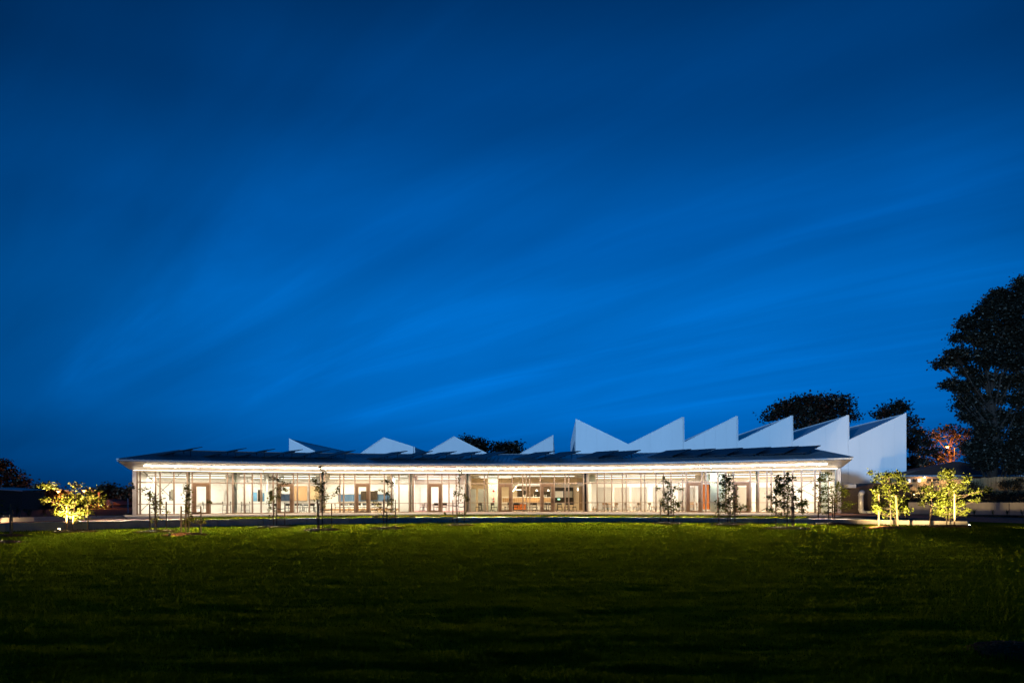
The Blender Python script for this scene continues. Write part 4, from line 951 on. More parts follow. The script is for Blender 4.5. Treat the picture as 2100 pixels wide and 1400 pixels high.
    for si, (G, Tp) in enumerate(sts):
        if tie_y and len(sts) > 1 and si in (0, len(sts) - 1):
            f = (tie_y + (2 if si else 0) - hor(px)); p = G.lerp(Tp, min(.92, max(.2, ((EYE - f * G.y / F) - G.z) / (Tp.z - G.z)))); fz = min(max((p.z - B.z) / (H.z - B.z), .1), .9); q_ = tr[int(fz * n)]
            s_ = MB(); s_.tube([p, p.lerp(Vector((q_.x, q_.y, p.z)), .5) + Vector((0, 0, -.05)), Vector((q_.x, q_.y, p.z))], .024, 5); o_ = s_.build('tree_tie', MT['tie'])
            tag(o_, f'{"left" if si == 0 else "right"} tie of ' + short, 'tree tie', 'tree ties')
    return T
TREES = [
 ('young tree cut off by the left edge', -12, 1098, [(21, 1032, 1097), (25, 1045, 1093)], [(3, 1048, 9, 8, 40), (0, 1057, 8, 5, 25), (-12, 1030, 14, 20, 60)], (-60, 58, 1100), 1052),
 ('brightly uplit yellow-green young tree at the left', 149, 1089, [(137, 1035, 1089), (180, 1036, 1087)], [(117, 997, 16, 7, 50), (158, 995, 12, 6, 30), (120, 1022, 20, 9, 80), (140, 1030, 20, 12, 90), (160, 1015, 22, 14, 100), (180, 1018, 20, 14, 90), (195, 1028, 12, 10, 40), (135, 1052, 22, 6, 66), (165, 1050, 20, 10, 70), (150, 1065, 10, 8, 25), (105, 1024, 8, 5, 30)], (103, 207, 1090.5), 1046),
 ('thin young tree before the left corner column', 321, 1088, [(307, 1034, 1090), (318.5, 1010, 1089), (341, 1028, 1087)], [(270, 991, 4, 2, 7), (285, 1000, 7, 3, 14), (300, 1003, 9, 3, 16), (295, 1013, 8, 3, 10), (315, 1018, 8, 8, 22), (310, 1028, 10, 7, 20), (328, 1025, 5, 9, 16), (322, 1045, 9, 10, 26), (341, 1050, 5, 3, 6), (318, 1062, 8, 8, 16), (310, 1035, 10, 4, 14)], (273, 369, 1090.5), 1040),
 ('thin young tree with low lit leaves by the first brown door', 388, 1094, [(371.5, 1037, 1094.5), (381, 1032, 1094), (412, 1037, 1093)], [(372, 1000, 6, 4, 10), (382, 1007, 8, 12, 32), (387, 1022, 6, 12, 28), (378, 1014, 6, 5, 10), (385, 1042, 6, 6, 14), (370, 1068, 7, 7, 28), (378, 1075, 8, 6, 24), (408, 1070, 7, 6, 26), (400, 1064, 8, 5, 18), (392, 1058, 6, 8, 12), (415, 1030, 5, 3, 7)], (330, 430, 1097), 1047),
 ('sparse young tree at the second brown door', 567.5, 1080, [(561, 1028, 1080), (584, 1030, 1079.5)], [(553, 979, 2, 1, 3), (568, 981, 7, 5, 24), (580, 989, 11, 4, 26), (586, 978, 5, 3, 10), (575, 1000, 10, 6, 28), (583, 1004, 9, 4, 15), (557, 1010, 6, 5, 13), (560, 1022, 7, 9, 36), (570, 1018, 6, 10, 26), (553, 1030, 5, 5, 9), (556, 1040, 5, 5, 8), (566, 1052, 4, 8, 7), (555, 1060, 4, 3, 8)], (525, 607, 1081.5), 1040),
 ('tall sparse young tree right of the timber shelving', 661, 1087, [(651, 1026, 1088), (653.8, 1032, 1088), (680, 1032, 1085.5)], [(659, 959, 4, 3, 8), (665, 970, 8, 6, 16), (645, 985, 6, 5, 15), (655, 994, 9, 7, 30), (642, 1003, 6, 5, 11), (660, 1006, 8, 9, 32), (652, 1020, 8, 8, 22), (668, 1025, 6, 8, 13), (683, 1010, 7, 4, 9), (692, 1003, 4, 5, 9), (676, 1018, 6, 4, 8), (665, 1040, 5, 6, 7), (690, 1015, 5, 3, 6), (672, 990, 4, 2, 4)], (617, 702, 1087.5), 1042),
 ('sparse young tree before the white lobby', 793, 1083, [(786.5, 1024, 1084), (811, 1024, 1083)], [(795, 987, 8, 4, 14), (802, 993, 5, 6, 12), (780, 1006, 8, 4, 10), (795, 1012, 7, 6, 18), (803, 1022, 5, 10, 20), (795, 1028, 6, 6, 16), (770, 1033, 7, 6, 14), (778, 1044, 9, 7, 20), (803, 1045, 5, 8, 14), (800, 1032, 5, 4, 10), (772, 1060, 6, 4, 8), (798, 1062, 6, 4, 8), (808, 1060, 3, 3, 3)], (753, 834, 1084.5), 1040),
 ('sparse young tree at the right of the pink carpet room', 938.5, 1075.5, [(928.5, 1025, 1075.5), (936, 1024, 1076), (952, 1025, 1076.5)], [(943, 963, 4, 3, 6), (948, 972, 5, 3, 6), (940, 981, 4, 3, 6), (942, 991, 5, 5, 9), (946, 1000, 6, 6, 11), (938, 1009, 5, 5, 11), (944, 1012, 6, 5, 13), (931, 1012, 4, 6, 7), (952, 1018, 4, 5, 10), (958, 1024, 6, 5, 22), (941, 1025, 5, 7, 10), (955, 1048, 3, 5, 6), (911, 1054, 3, 5, 18), (945, 1053, 5, 3, 4)], (910, 973, 1077), 1036),
 ('dark leafy young tree before the grey blinds', 1372, 1072, [(1354, 1025, 1071), (1370, 1020, 1072), (1381, 1025, 1071.5)], [(1359, 980, 3, 4, 14), (1361, 989, 6, 5, 24), (1372, 994, 6, 7, 30), (1356, 1000, 6, 5, 20), (1375, 1006, 5, 8, 28), (1386, 1000, 6, 5, 22), (1393, 1003, 3, 3, 9), (1362, 1012, 6, 6, 22), (1372, 1020, 8, 9, 54), (1360, 1026, 7, 8, 30), (1380, 1028, 6, 9, 32), (1391, 1033, 7, 5, 26), (1398, 1036, 4, 4, 13), (1354, 1034, 4, 3, 9), (1374, 1043, 9, 8, 44), (1365, 1038, 8, 7, 28), (1385, 1045, 6, 4, 14), (1369, 1054, 6, 4, 12)], (1340, 1400, 1073.5), 1036),
 ('dark leafy young tree right of the orange inner door', 1492.5, 1075, [(1474, 1019, 1074.5), (1497, 1022, 1075.5), (1507, 1024, 1075)], [(1487, 977, 5, 4, 18), (1493, 982, 9, 7, 60), (1497, 975, 4, 4, 13), (1484, 989, 8, 7, 42), (1496, 993, 7, 6, 32), (1488, 1003, 8, 8, 42), (1508, 1000, 6, 6, 24), (1500, 1012, 7, 7, 32), (1485, 1014, 8, 7, 32), (1503, 1022, 9, 8, 42), (1492, 1028, 10, 8, 50), (1473, 1032, 8, 6, 28), (1480, 1040, 10, 8, 38), (1508, 1034, 8, 7, 28), (1519, 1040, 9, 6, 30), (1466, 1035, 4, 3, 9), (1495, 1048, 12, 7, 40), (1470, 1052, 6, 4, 11), (1512, 1050, 8, 4, 16), (1524, 1043, 5, 3, 11)], (1462, 1530, 1076), 1036),
 ('widest dark young tree before the right end room', 1614, 1082, [(1591, 1018, 1081), (1624, 1020, 1083), (1627.5, 1030, 1083)], [(1618, 971, 4, 4, 16), (1602, 977, 5, 5, 20), (1600, 985, 7, 6, 32), (1613, 983, 8, 7, 38), (1627, 981, 7, 6, 28), (1632, 978, 4, 3, 9), (1597, 995, 8, 6, 36), (1609, 995, 9, 7, 38), (1586, 998, 6, 6, 26), (1583, 1008, 6, 6, 26), (1595, 1008, 9, 7, 38), (1572, 1020, 3, 4, 11), (1580, 1019, 7, 5, 24), (1608, 1012, 10, 8, 46), (1628, 1002, 9, 6, 32), (1637, 1006, 5, 4, 15), (1618, 1020, 12, 8, 46), (1633, 1022, 8, 5, 22), (1636, 1036, 8, 6, 32), (1648, 1036, 8, 5, 26), (1660, 1028, 8, 4, 22), (1663, 1033, 5, 4, 11), (1588, 1030, 8, 6, 28), (1605, 1033, 12, 8, 46), (1580, 1044, 8, 4, 17), (1595, 1047, 12, 6, 34), (1620, 1044, 12, 7, 42), (1640, 1047, 10, 5, 26), (1610, 1056, 12, 5, 24)], (1565, 1665, 1084), 1037),
 ('dark young tree at the right corner column', 1699, 1071.5, [(1678, 1027, 1072.5), (1707, 1017, 1071), (1711, 1020, 1071)], [(1690, 973, 6, 5, 26), (1699, 971, 5, 4, 20), (1682, 983, 6, 5, 24), (1692, 983, 9, 6, 36), (1706, 982, 4, 4, 11), (1676, 996, 6, 6, 24), (1685, 1002, 7, 6, 26), (1718, 992, 6, 5, 26), (1717, 1000, 8, 7, 36), (1700, 1000, 9, 7, 32), (1690, 1012, 9, 8, 38), (1705, 1014, 9, 7, 36), (1725, 1008, 10, 8, 42), (1735, 1012, 8, 6, 28), (1685, 1024, 8, 7, 30), (1702, 1026, 10, 8, 42), (1728, 1024, 10, 7, 38), (1740, 1034, 9, 6, 28), (1745, 1036, 6, 5, 20), (1690, 1038, 9, 6, 28), (1706, 1040, 10, 7, 32), (1728, 1040, 10, 6, 28), (1695, 1050, 10, 5, 20), (1680, 1045, 6, 4, 11)], (1662, 1745, 1075), 1037),
 ('bright uplit young tree before the white hall', 1827, 1080, [(1802, 1013, 1080.5), ((1837, 1836), 1030, 1079), ((1842, 1837), 1015, 1081)], [(1805, 967, 6, 5, 28), (1796, 972, 4, 4, 16), (1815, 974, 7, 6, 32), (1822, 971, 6, 5, 22), (1836, 972, 8, 6, 38), (1843, 970, 5, 4, 18), (1806, 983, 8, 7, 38), (1822, 985, 10, 8, 58), (1840, 985, 10, 8, 62), (1852, 984, 6, 6, 28), (1795, 1008, 6, 5, 24), (1806, 1002, 9, 8, 48), (1820, 1002, 10, 8, 62), (1838, 1004, 11, 9, 72), (1852, 1000, 7, 7, 36), (1808, 1020, 9, 8, 48), (1825, 1022, 11, 9, 62), (1842, 1024, 10, 9, 52), (1856, 1030, 7, 8, 28), (1800, 1034, 9, 6, 38), (1815, 1038, 11, 8, 58), (1832, 1042, 11, 8, 48), (1785, 1043, 6, 5, 24), (1796, 1048, 8, 5, 30), (1818, 1054, 10, 6, 38), (1835, 1055, 8, 5, 22), (1848, 1045, 8, 6, 28)], (1780, 1858, 1083), 1040),
 ('brightest uplit young tree at the far right', 1941.5, 1078, [((1907, 1911), 980, 1077), (1947, 1030, 1077), (1957, 1012, 1079.5)], [(1938, 968, 6, 5, 28), (1947, 965, 7, 4, 28), (1957, 970, 6, 5, 26), (1932, 976, 6, 6, 28), (1945, 978, 9, 7, 48), (1960, 984, 7, 7, 42), (1948, 992, 9, 8, 48), (1936, 1000, 10, 8, 48), (1955, 1000, 9, 8, 48), (1898, 1000, 8, 5, 24), (1910, 1003, 10, 6, 42), (1920, 1000, 8, 6, 32), (1985, 997, 8, 5, 36), (1978, 1005, 8, 6, 38), (1992, 1010, 10, 5, 42), (2000, 1008, 5, 4, 18), (1905, 1014, 10, 7, 42), (1920, 1014, 10, 8, 48), (1935, 1016, 10, 8, 48), (1950, 1018, 10, 8, 52), (1968, 1018, 8, 6, 38), (1982, 1022, 10, 5, 46), (1994, 1026, 8, 4, 28), (1903, 1030, 8, 6, 28), (1920, 1032, 11, 7, 46), (1938, 1032, 11, 8, 50), (1955, 1034, 9, 7, 42), (1968, 1032, 9, 5, 42), (1978, 1036, 7, 4, 28), (1920, 1046, 11, 7, 42), (1937, 1048, 11, 7, 36), (1912, 1052, 7, 4, 20), (1958, 1048, 9, 6, 36), (1972, 1045, 7, 4, 28), (1970, 1054, 8, 4, 24), (1945, 1058, 8, 4, 17)], (1903, 1987, 1080.5), 1038),
]
for i, (lb, px, py, st, bl, mu, ty) in enumerate(TREES):
    young_tree(lb, px, py, st, bl, mu, 11 + i, .108, ty, 3.3 if i in (1, 12, 13) else 2.9)
# garden beds without trees: near right corner and left edge
def bed(label, px0, px1, py, ry, seed, nch):
    r = random.Random(seed); M0 = on_lawn((px0 + px1) / 2, py); rx = (px1 - px0) / 2 * M0.y / F; q = MB(); nn = 30; vs = [(M0.x, M0.y, M0.z + .09)]
    for fr, hz in ((.5, .09), (.85, .05), (1.0, -.02)):
        for j in range(nn):
            t = 2 * PI * j / nn; e = 1 + .08 * r.uniform(-1, 1); vs.append((M0.x + rx * fr * math.cos(t) * e, M0.y + ry * fr * math.sin(t) * e, M0.z + hz + r.uniform(-.01, .015)))
    q.add(vs, [(0, 1 + j, 1 + (j + 1) % nn) for j in range(nn)] + [(1 + a * nn + j, 1 + (a + 1) * nn + j, 1 + (a + 1) * nn + (j + 1) % nn, 1 + a * nn + (j + 1) % nn) for a in range(2) for j in range(nn)])
    mu = q.build('mulch_bed', MT['mulch']); tag(mu, label, 'mulch', 'mulch mounds under the young trees'); q = MB()
    for _ in range(nch):
        t = r.uniform(0, 2 * PI); f = math.sqrt(r.random()); q.box((M0.x + rx * f * math.cos(t), M0.y + ry * f * math.sin(t), M0.z + .09 * (1 - f * f) + .025), (r.uniform(.03, .10), r.uniform(.008, .022), .010), r.uniform(0, PI), r.uniform(-.5, .5))
    o_ = q.build('bark_chips', MT['chip'], mu); tag(o_, kind='stuff')
bed('dark mulch mound in the near right corner of the lawn', 1998, 2180, 1342, .42, 3, 420)
bed('flat mulch patch at the left edge in front of the first young tree', -70, 46, 1113, .7, 4, 140)

# ground spotlights
def uplight(px, py, aim, P, label, lens=True, col=(1, .74, .36), size=75, off=(0, 0, 0)):
    B = on_lawn(px, py) + Vector(off); t = thing('ground_spotlight', label, 'spotlight', B, 0, 'garden spotlights'); a = (Vector(aim) - B).normalized()
    hd = B + Vector((0, 0, .10)); MB().tube([B + Vector((0, 0, -.08)), B + Vector((0, 0, .07))], .015, 6).build('spike', MT['dark'], t)
    MB().tube([hd - a * .07, hd + a * .045], [.045, .06], 12).build('housing', MT['dark'], t)
    if lens: MB().tube([hd + a * .05, hd + a * .075, hd + a * .095], [.055, .048, .02], 12).build('lens', MT['spotl'], t)
    L = bpy.data.lights.new('spot', 'SPOT'); L.energy = P; L.color = col; L.spot_size = rad(size); L.spot_blend = .6; L.shadow_soft_size = .05
    lo_ = bpy.data.objects.new('spot', L); COL.objects.link(lo_); lo_.parent = t; lo_.location = hd + a * .13 - B; lo_.rotation_euler = a.to_track_quat('-Z', 'Y').to_euler()
k34 = on_lawn(149, 1089).y
uplight(120, 1090.5, at(152, 1020, k34), 6500, 'small garden spotlight at the foot of the brightly lit left tree', True, col=(1, .66, .27), size=105)
uplight(347, 1101, at(388, 1062, on_lawn(388, 1094).y), 250, 'glowing garden spotlight left of the tree by the first brown door', True)
k14 = on_lawn(1941, 1078).y
uplight(1989, 1083, at(1946, 1003, k14), 6500, 'glowing garden spotlight on the lawn right of the far right tree', True, size=66)
uplight(1772, 1085, at(1822, 1003, on_lawn(1827, 1080).y), 8500, 'small garden spotlight left of the tree before the white hall', False, size=80)

# flood fixture on the bank, washing the fence and the house wall behind it
def bank_light(px, py, d, aim, P, label, size=85):
    B = at(px, py, d); t = thing('ground_spotlight', label, 'spotlight', B, 0, 'garden spotlights'); a = (Vector(aim) - B).normalized()
    MB().tube([B + Vector((0, 0, -.3)), B], .015, 6).build('spike', MT['dark'], t); MB().tube([B - a * .07, B + a * .05], [.05, .07], 12).build('housing', MT['dark'], t)
    L = bpy.data.lights.new('spot', 'SPOT'); L.energy = P; L.color = (1, .72, .36); L.spot_size = rad(size); L.spot_blend = .8; L.shadow_soft_size = .06
    lo_ = bpy.data.objects.new('spot', L); COL.objects.link(lo_); lo_.parent = t; lo_.location = a * .12; lo_.rotation_euler = a.to_track_quat('-Z', 'Y').to_euler()
bank_light(1885, 1015, 58.5, at(1880, 990, 66), 4200, 'small garden spotlight on the bank facing the paling fence')
_b = at(-10, 1072, 36.4); bank_light(-10, 1071.5, 36.4, at(110, 1061, 39.5), 260, 'small garden spotlight on the low wall facing the pale kerb wall')
uplight(2128, 1086, at(2040, 1050, 48), 600, 'small garden spotlight beyond the right edge, facing the concrete retaining wall', False, size=70)
for px, py, ax, ay, P, lb in ((1460, 1079, 1474, 1036, 170, 'left of the dark tree by the orange inner door'), (1652, 1087, 1643, 1040, 200, 'right of the widest dark tree'), (1344, 1076, 1358, 1028, 130, 'left of the dark tree by the grey blinds'),
                             (1670, 1076, 1688, 1026, 260, 'left of the dark tree at the corner column'), (546, 1083, 559, 1028, 130, 'left of the tree at the second brown door'), (638, 1091, 655, 1003, 170, 'left of the tall sparse tree'), (906, 1079, 914, 1054, 60, 'left of the tree by the pink carpet room')):
    B_ = on_lawn(px, py); uplight(px, py, at(ax, ay, B_.y + .3), P, 'small dark garden spotlight ' + lb, False, size=42)
bank_light(1751, 1054, 54.6, at(1768, 1030, 57.4), 900, 'small garden spotlight on the path facing the duct pipe')
# big trees -------------------------------------------------------------
def crown_tree(label, cat, base, blobs, lm, bm, seed, lsize, dens, trunk_r=.3, group=None, name='tree', depthf=.8):
    """blobs: (px,py,rx,ry) ellipses at the tree's distance; leaves in clumps spread through them"""
    B = Vector(base); d = B.y; k = d / F; r = random.Random(seed); T = thing(name, label, cat, B, 0, group)
    mb = MB(); C = []
    top = min(blobs, key=lambda b_: b_[1]); H = at(sum(b_[0] for b_ in blobs) / len(blobs), (top[1] + B.z * 0 + sum(b_[1] for b_ in blobs) / len(blobs)) / 2, d)
    tr = [B.lerp(Vector((H.x, d, H.z)), i / 8) + Vector((math.sin(i + seed) * trunk_r * .5, math.cos(i * 1.3 + seed) * trunk_r * .4, 0)) * (i > 0) for i in range(9)]
    MB().tube(tr, [trunk_r * (1.15 - .95 * i / 8) for i in range(9)], 9).build('trunk', bm, T, smooth=True)
    for bx, by, rx, ry in blobs:
        c = at(bx, by, d) + Vector((0, r.gauss(0, .6) * rx * k * depthf, 0))
        f = min(max((c.z - B.z) / max(H.z - B.z, .1) - .28, .1), .95); s_ = tr[int(f * 8)]
        mid = s_.lerp(c, .55) + Vector((0, 0, -.05 * (c - s_).length)); mb.tube([s_, mid, c], [trunk_r * .28, trunk_r * .18, trunk_r * .05], 5, cap=False)
        ncl = max(3, int(dens * rx * ry / 60))
        for _ in range(ncl):
            t = r.uniform(0, 2 * PI); u = r.uniform(-1, 1); q = r.random() ** .45; sn = math.sqrt(1 - u * u)
            cc = c + Vector((rx * k * q * sn * math.cos(t), (rx + ry) / 2 * k * depthf * q * sn * math.sin(t), ry * k * q * u))
            if r.random() < .25: mb.tube([mid.lerp(c, .6), cc], [trunk_r * .05, trunk_r * .015], 3, cap=False)
            cs = lsize * 1.3
            for _ in range(9): C.append(cc + Vector((r.gauss(0, cs), r.gauss(0, cs), r.gauss(0, cs * .55))))
    mb.build('limb', bm, T); leafobj('crown', lm, C, lsize, T, seed, .9); return T
E, DL = MT['eleaf'], MT['dleaf']
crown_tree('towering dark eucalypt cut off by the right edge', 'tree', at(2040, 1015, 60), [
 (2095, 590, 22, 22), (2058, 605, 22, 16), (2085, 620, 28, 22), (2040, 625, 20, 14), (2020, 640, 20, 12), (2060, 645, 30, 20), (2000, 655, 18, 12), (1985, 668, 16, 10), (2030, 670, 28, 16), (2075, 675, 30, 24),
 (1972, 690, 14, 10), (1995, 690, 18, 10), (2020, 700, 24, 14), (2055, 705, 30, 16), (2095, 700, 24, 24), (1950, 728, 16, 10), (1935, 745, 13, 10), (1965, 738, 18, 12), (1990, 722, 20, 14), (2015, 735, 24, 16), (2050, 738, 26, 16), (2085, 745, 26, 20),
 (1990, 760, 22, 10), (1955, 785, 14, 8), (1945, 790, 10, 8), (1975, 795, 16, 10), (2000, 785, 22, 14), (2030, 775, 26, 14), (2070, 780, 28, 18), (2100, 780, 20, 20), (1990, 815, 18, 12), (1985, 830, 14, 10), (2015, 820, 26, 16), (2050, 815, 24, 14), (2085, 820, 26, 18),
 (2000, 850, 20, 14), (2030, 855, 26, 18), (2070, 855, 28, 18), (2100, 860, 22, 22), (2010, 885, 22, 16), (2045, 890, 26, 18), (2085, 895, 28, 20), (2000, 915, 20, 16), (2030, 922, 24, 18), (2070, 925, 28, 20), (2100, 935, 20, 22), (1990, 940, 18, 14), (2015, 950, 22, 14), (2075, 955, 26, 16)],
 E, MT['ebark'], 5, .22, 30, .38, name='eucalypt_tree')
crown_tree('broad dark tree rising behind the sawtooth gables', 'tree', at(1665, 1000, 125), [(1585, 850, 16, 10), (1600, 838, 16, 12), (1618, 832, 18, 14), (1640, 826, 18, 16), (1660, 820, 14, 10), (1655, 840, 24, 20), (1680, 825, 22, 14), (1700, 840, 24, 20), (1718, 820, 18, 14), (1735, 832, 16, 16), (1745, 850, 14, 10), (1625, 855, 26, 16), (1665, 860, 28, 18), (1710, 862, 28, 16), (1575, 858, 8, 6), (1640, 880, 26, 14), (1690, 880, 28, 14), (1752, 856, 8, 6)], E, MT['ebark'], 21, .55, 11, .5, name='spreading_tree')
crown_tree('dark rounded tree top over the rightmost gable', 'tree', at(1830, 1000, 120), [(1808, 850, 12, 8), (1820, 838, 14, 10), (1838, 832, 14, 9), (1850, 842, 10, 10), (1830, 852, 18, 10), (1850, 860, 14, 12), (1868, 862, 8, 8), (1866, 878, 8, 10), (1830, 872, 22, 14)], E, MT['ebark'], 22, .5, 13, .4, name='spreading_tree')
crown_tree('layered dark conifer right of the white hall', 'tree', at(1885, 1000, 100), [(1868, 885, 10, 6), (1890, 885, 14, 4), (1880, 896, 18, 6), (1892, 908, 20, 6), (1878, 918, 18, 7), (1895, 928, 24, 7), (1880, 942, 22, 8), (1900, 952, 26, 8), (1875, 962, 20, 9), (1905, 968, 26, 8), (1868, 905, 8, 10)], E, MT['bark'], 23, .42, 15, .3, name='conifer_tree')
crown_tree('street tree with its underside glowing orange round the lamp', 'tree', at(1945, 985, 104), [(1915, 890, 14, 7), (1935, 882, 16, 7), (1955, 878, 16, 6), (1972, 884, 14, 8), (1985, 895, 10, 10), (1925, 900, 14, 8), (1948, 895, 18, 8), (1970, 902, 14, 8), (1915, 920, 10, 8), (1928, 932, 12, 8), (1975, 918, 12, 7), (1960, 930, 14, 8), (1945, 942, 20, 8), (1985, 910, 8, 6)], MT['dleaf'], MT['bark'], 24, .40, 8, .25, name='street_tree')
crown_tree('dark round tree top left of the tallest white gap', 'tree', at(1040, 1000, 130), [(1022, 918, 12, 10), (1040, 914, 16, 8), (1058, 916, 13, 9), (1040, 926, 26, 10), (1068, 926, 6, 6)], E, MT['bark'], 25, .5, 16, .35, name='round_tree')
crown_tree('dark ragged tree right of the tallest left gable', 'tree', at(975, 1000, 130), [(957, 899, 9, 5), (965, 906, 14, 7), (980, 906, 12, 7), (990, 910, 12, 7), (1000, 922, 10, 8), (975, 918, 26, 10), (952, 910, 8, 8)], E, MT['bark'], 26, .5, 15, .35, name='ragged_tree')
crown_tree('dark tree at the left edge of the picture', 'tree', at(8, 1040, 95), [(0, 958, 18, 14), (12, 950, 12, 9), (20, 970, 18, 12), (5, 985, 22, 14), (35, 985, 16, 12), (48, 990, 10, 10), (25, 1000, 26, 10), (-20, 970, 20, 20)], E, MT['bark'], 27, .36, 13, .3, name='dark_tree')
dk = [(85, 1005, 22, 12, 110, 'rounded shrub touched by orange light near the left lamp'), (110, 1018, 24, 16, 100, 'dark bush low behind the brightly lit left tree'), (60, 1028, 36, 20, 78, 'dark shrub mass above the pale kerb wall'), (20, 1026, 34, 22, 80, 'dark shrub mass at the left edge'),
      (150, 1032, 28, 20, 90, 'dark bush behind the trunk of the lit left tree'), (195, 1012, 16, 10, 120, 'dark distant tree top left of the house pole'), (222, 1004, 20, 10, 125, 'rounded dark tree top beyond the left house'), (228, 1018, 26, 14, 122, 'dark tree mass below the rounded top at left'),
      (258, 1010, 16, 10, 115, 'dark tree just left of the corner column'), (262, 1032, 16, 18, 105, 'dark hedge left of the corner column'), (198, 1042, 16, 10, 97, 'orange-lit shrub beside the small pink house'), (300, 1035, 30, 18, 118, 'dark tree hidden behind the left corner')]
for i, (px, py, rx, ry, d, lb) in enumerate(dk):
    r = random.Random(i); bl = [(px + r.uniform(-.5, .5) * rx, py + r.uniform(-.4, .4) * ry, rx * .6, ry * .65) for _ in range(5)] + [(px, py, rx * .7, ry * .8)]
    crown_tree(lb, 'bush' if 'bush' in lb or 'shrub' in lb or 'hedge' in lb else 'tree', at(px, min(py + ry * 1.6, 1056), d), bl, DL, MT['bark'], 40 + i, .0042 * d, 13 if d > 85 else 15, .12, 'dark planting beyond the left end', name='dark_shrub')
for i, (px, py, rx, ry, lb) in enumerate(((2000, 994, 14, 14, 'dark shrub in front of the paling fence, left of the eucalypt trunk'), (2062, 992, 16, 16, 'dark shrub in front of the paling fence, right of the eucalypt trunk'), (2090, 990, 16, 18, 'dark shrub against the fence at the right edge'))):
    r = random.Random(i + 60); bl = [(px + r.uniform(-.6, .6) * rx, py + r.uniform(-.6, .6) * ry, rx * .45, ry * .4) for _ in range(7)]
    crown_tree(lb, 'shrub', at(px, 1010, 57), bl, DL, MT['bark'], 70 + i, .14, 9, .07, 'dark shrubs along the fence', name='dark_shrub')
# dark bank of ground on the left behind the pale kerb wall
b = MB(); b.poly([(-90, 46, FZ - .04), (-31, 46, FZ - .04), (-34, 75, FZ + .1), (-100, 75, FZ + .3)]); struct(b, 'garden_bed', MT['soil'])
# shrubs in the left bed and on the right bank
def small_plant(label, px, py, h, w_, d, n_, m, seed, name='garden_shrub', group='small garden shrubs'):
    p = at(px, py, d); r = random.Random(seed); t = thing(name, label, 'shrub', p, 0, group); b = MB(); C = []
    for _ in range(5):
        q = p + Vector((r.gauss(0, .3) * w_, r.gauss(0, .3) * w_, h * r.uniform(.6, 1))); b.tube([p, p.lerp(q, .5) + Vector((0, 0, .03)), q], [.012, .008, .004], 4)
        for _ in range(n_ // 5): f = r.uniform(.25, 1.02); C.append(p.lerp(q, f) + Vector((r.gauss(0, w_ * .22), r.gauss(0, w_ * .22), r.gauss(0, .05))))
    b.build('stem', MT['bark'], t); leafobj('foliage', m, C, .10, t, seed)
small_plant('upright pale shrub behind the pale kerb wall', 34, 1060, 1.0, .25, 42, 80, MT['tuft'], 1); small_plant('rounder pale shrub behind the pale kerb wall', 58, 1060, .68, .35, 42, 90, MT['tuft'], 2)
small_plant('small reddish shrub at the right on the kerb bed', 90, 1058, .7, .3, 44, 70, MT['dleaf'], 3)
p = at(41, 1060, 42); o = MB().beam(p, at(40.5, 1045, 42), .045).build('garden_stake', MT['stake']); tag(o, 'short lone stake between two pale shrubs at the left', 'stake')
bk = [(1893, 1012, .75, .4, 60, 60, 'yellowish shrub before the left of the paling fence'), (1899, 1013, .55, .35, 60, 50, 'reddish shrub before the left of the paling fence'), (1872, 1016, .5, .3, 58, 40, 'small shrub at the fence end near the white hall')]
for i, (px, py, h, w_, d, n_, lb) in enumerate(bk): small_plant(lb, px, py, h, w_, d, n_, MT['tuft'] if i != 1 else MT['dleaf'], 10 + i)
# ground cover on the bank (uncountable)
C = []
for _ in range(9000):
    u, v = random.random(), random.random() ** .8; q = p0.lerp(p1, u).lerp(f0.lerp(f1, u), v); C.append((q.x, q.y, 1.15 + .75 * v + random.uniform(0, .42)))
V, Fc = leafcloud(np.array(C), .17, .9, 77); me = bpy.data.meshes.new('bank_ground_cover'); fastmesh(me, V, Fc); me.materials.append(DL); o = bpy.data.objects.new('bank_ground_cover', me); COL.objects.link(o)
tag(o, 'low dark ground cover planted on the bank above the right retaining wall', 'ground cover', kind='stuff')
# strappy grass tufts along the foot of the right wall
for i in range(17):
    f = .12 + .75 * i / 16 + random.uniform(-.01, .01); q = WR0.lerp(WR1, f) + Vector((-.35 + random.uniform(-.1, .1), -.45 + random.uniform(-.1, .1), .30)); r = random.Random(i + 90)
    b = MB()
    for _ in range(16):
        t = r.uniform(0, 2 * PI); h = r.uniform(.25, .55); l_ = r.uniform(.08, .28); w_ = .012; dx_, dy_ = math.cos(t), math.sin(t); m1 = (dx_ * l_ * .4, dy_ * l_ * .4, h * .7); m2 = (dx_ * l_, dy_ * l_, h)
        b.add([(-dy_ * w_, dx_ * w_, 0), (dy_ * w_, -dx_ * w_, 0), (m1[0] + dy_ * w_, m1[1] - dx_ * w_, m1[2]), (m1[0] - dy_ * w_, m1[1] + dx_ * w_, m1[2]), m2], [(0, 1, 2, 3), (3, 2, 4)])
    o = b.build('grass_tuft', MT['tuft'], None); o.location = q
    tag(o, f'{(ORDN + ["fourteenth", "fifteenth", "sixteenth", "seventeenth"])[i]} grass tuft from the left along the right concrete wall', 'grass tuft', 'grass tufts along the right wall')
b = MB(); vs = []
for i in range(13):
    f = i / 12; q = WR0.lerp(WR1, f); vs += [(q.x - 1.2, q.y - 1.4, .295), (q.x, q.y, .31)]
b.add(vs, [(2 * i, 2 * i + 2, 2 * i + 3, 2 * i + 1) for i in range(12)]); struct(b, 'planting_bed', MT['soil'])

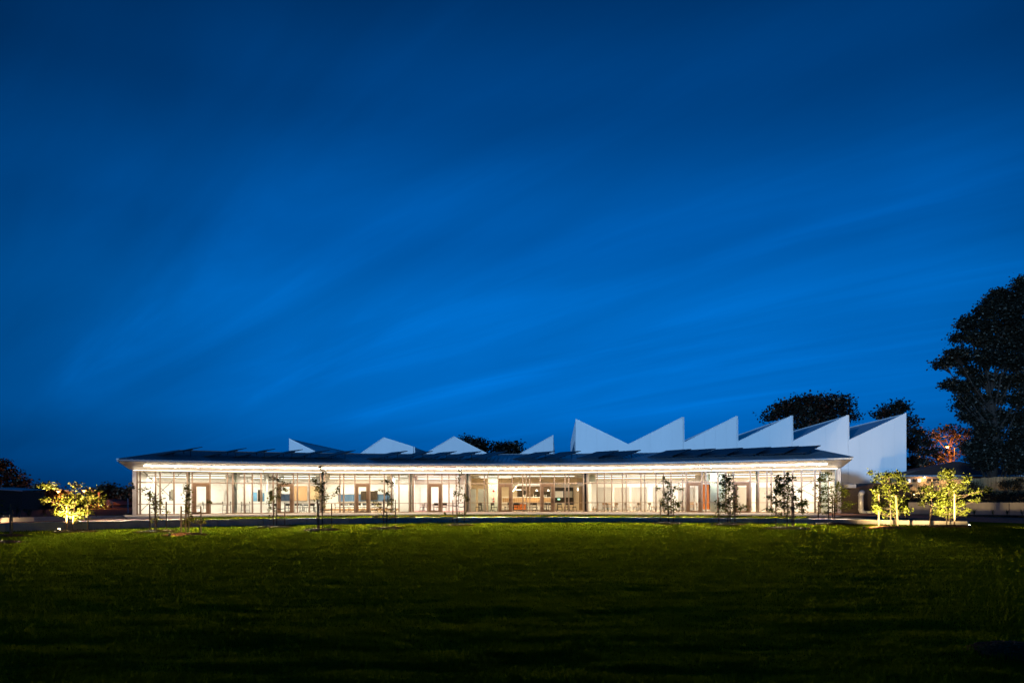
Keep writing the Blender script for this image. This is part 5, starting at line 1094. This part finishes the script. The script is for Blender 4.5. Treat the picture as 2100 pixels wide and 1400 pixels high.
# ================================================================== STREET LAMPS, POLES, LEFT HOUSE
def street_lamp(px, py, d, gz, P, label, r=.22):
    hd = at(px, py, d); B = Vector((hd.x + 1.2, hd.y + .2, gz)); t = thing('street_lamp', label, 'street lamp', B, 0, 'sodium street lamps')
    MB().tube([B, Vector((B.x, B.y, hd.z - .1))], [.09, .05], 8).build('pole', MT['dark'], t); MB().tube([Vector((B.x, B.y, hd.z - .12)), Vector((B.x - .5, B.y, hd.z + .22)), hd + Vector((.25, 0, .22))], .035, 6).build('arm', MT['dark'], t)
    MB().tube([hd + Vector((.4, 0, .22)), hd + Vector((-.35, 0, .16))], [.10, .16], 8).build('head', MT['dark'], t)
    MB().tube([hd + Vector((0, 0, .10)), hd + Vector((0, 0, -.02)), hd + Vector((0, 0, -r * .8))], [r, r * .9, r * .3], 10).build('lens', MT['sodium'], t)
    L = bpy.data.lights.new('lamp', 'POINT'); L.energy = P; L.color = (1, .27, .035); L.shadow_soft_size = .25
    lo_ = bpy.data.objects.new('lamp', L); COL.objects.link(lo_); lo_.parent = t; lo_.location = hd + Vector((0, -.1, -.35)) - B
street_lamp(120, 1007.5, 88, -3, 900, 'orange street lamp glowing through the left of the lit tree', .2)
street_lamp(173, 1006.5, 92, -3, 3200, 'orange street lamp glowing right of the lit tree', .22)
street_lamp(1943, 916.5, 101, 0, 4800, 'orange street lamp glowing among the trees at the right', .16)
p = at(203, 1042, 96); o = MB().tube([Vector((p.x, p.y, -3)), at(203, 1009, 96)], .13, 8).build('timber_pole', MT['stake']); tag(o, 'timber pole lit orange beside the small left house', 'pole')
p = at(263, 1055, 60); o = MB().tube([Vector((p.x, p.y, .3)), at(262, 1021, 60)], .045, 8).build('fence_post', MT['pipeg']); tag(o, 'slim pale post left of the corner column', 'post')
h2 = thing('small_house', 'small far house with a pinkish wall beyond the left trees', 'house', at(222, 1048, 100))
b = MB(); pc = at(220, 1041, 100); b.box((pc.x, pc.y + 3, pc.z), (1.9, 6, 1.7)); b.build('wall', mat('pink_render', (.45, .25, .22), .8), h2)
b = MB(); q = at(220, 1034.5, 100); b.prism([(q.x - 1.4, q.y - .3, q.z), (q.x + 2.2, q.y - .3, q.z), (q.x + .2, q.y - .3, q.z + .8)], (0, 6.4, 0)); b.build('roof', MT['tileroof'], h2)
b = MB(); q = at(226.5, 1040, 99.9); b.box((q.x, q.y, q.z), (.3, .06, .7)); b.build('window', MT['dark'], h2)
h3 = thing('low_shed', 'long low metal roof catching blue sky at the left edge', 'shed', at(20, 1010, 70))
b = MB(); q0, q1 = at(-30, 1000, 70), at(46, 1005, 74); b.add([q0, q1, q1 + Vector((0, 4, .1)), q0 + Vector((0, 4, .12)), q0 + Vector((0, 0, -.1)), q1 + Vector((0, 0, -.1))], [(0, 1, 2, 3), (4, 5, 1, 0)]); b.build('roof', MT['sawroof'], h3)
b = MB(); b.prism([Vector((q0.x, q0.y + .2, 0)), Vector((q1.x - .2, q1.y + .2, 0)), q1 + Vector((-.2, .2, -.15)), q0 + Vector((0, .2, -.15))], (0, 3.6, 0)); b.build('wall', MT['brick'], h3)
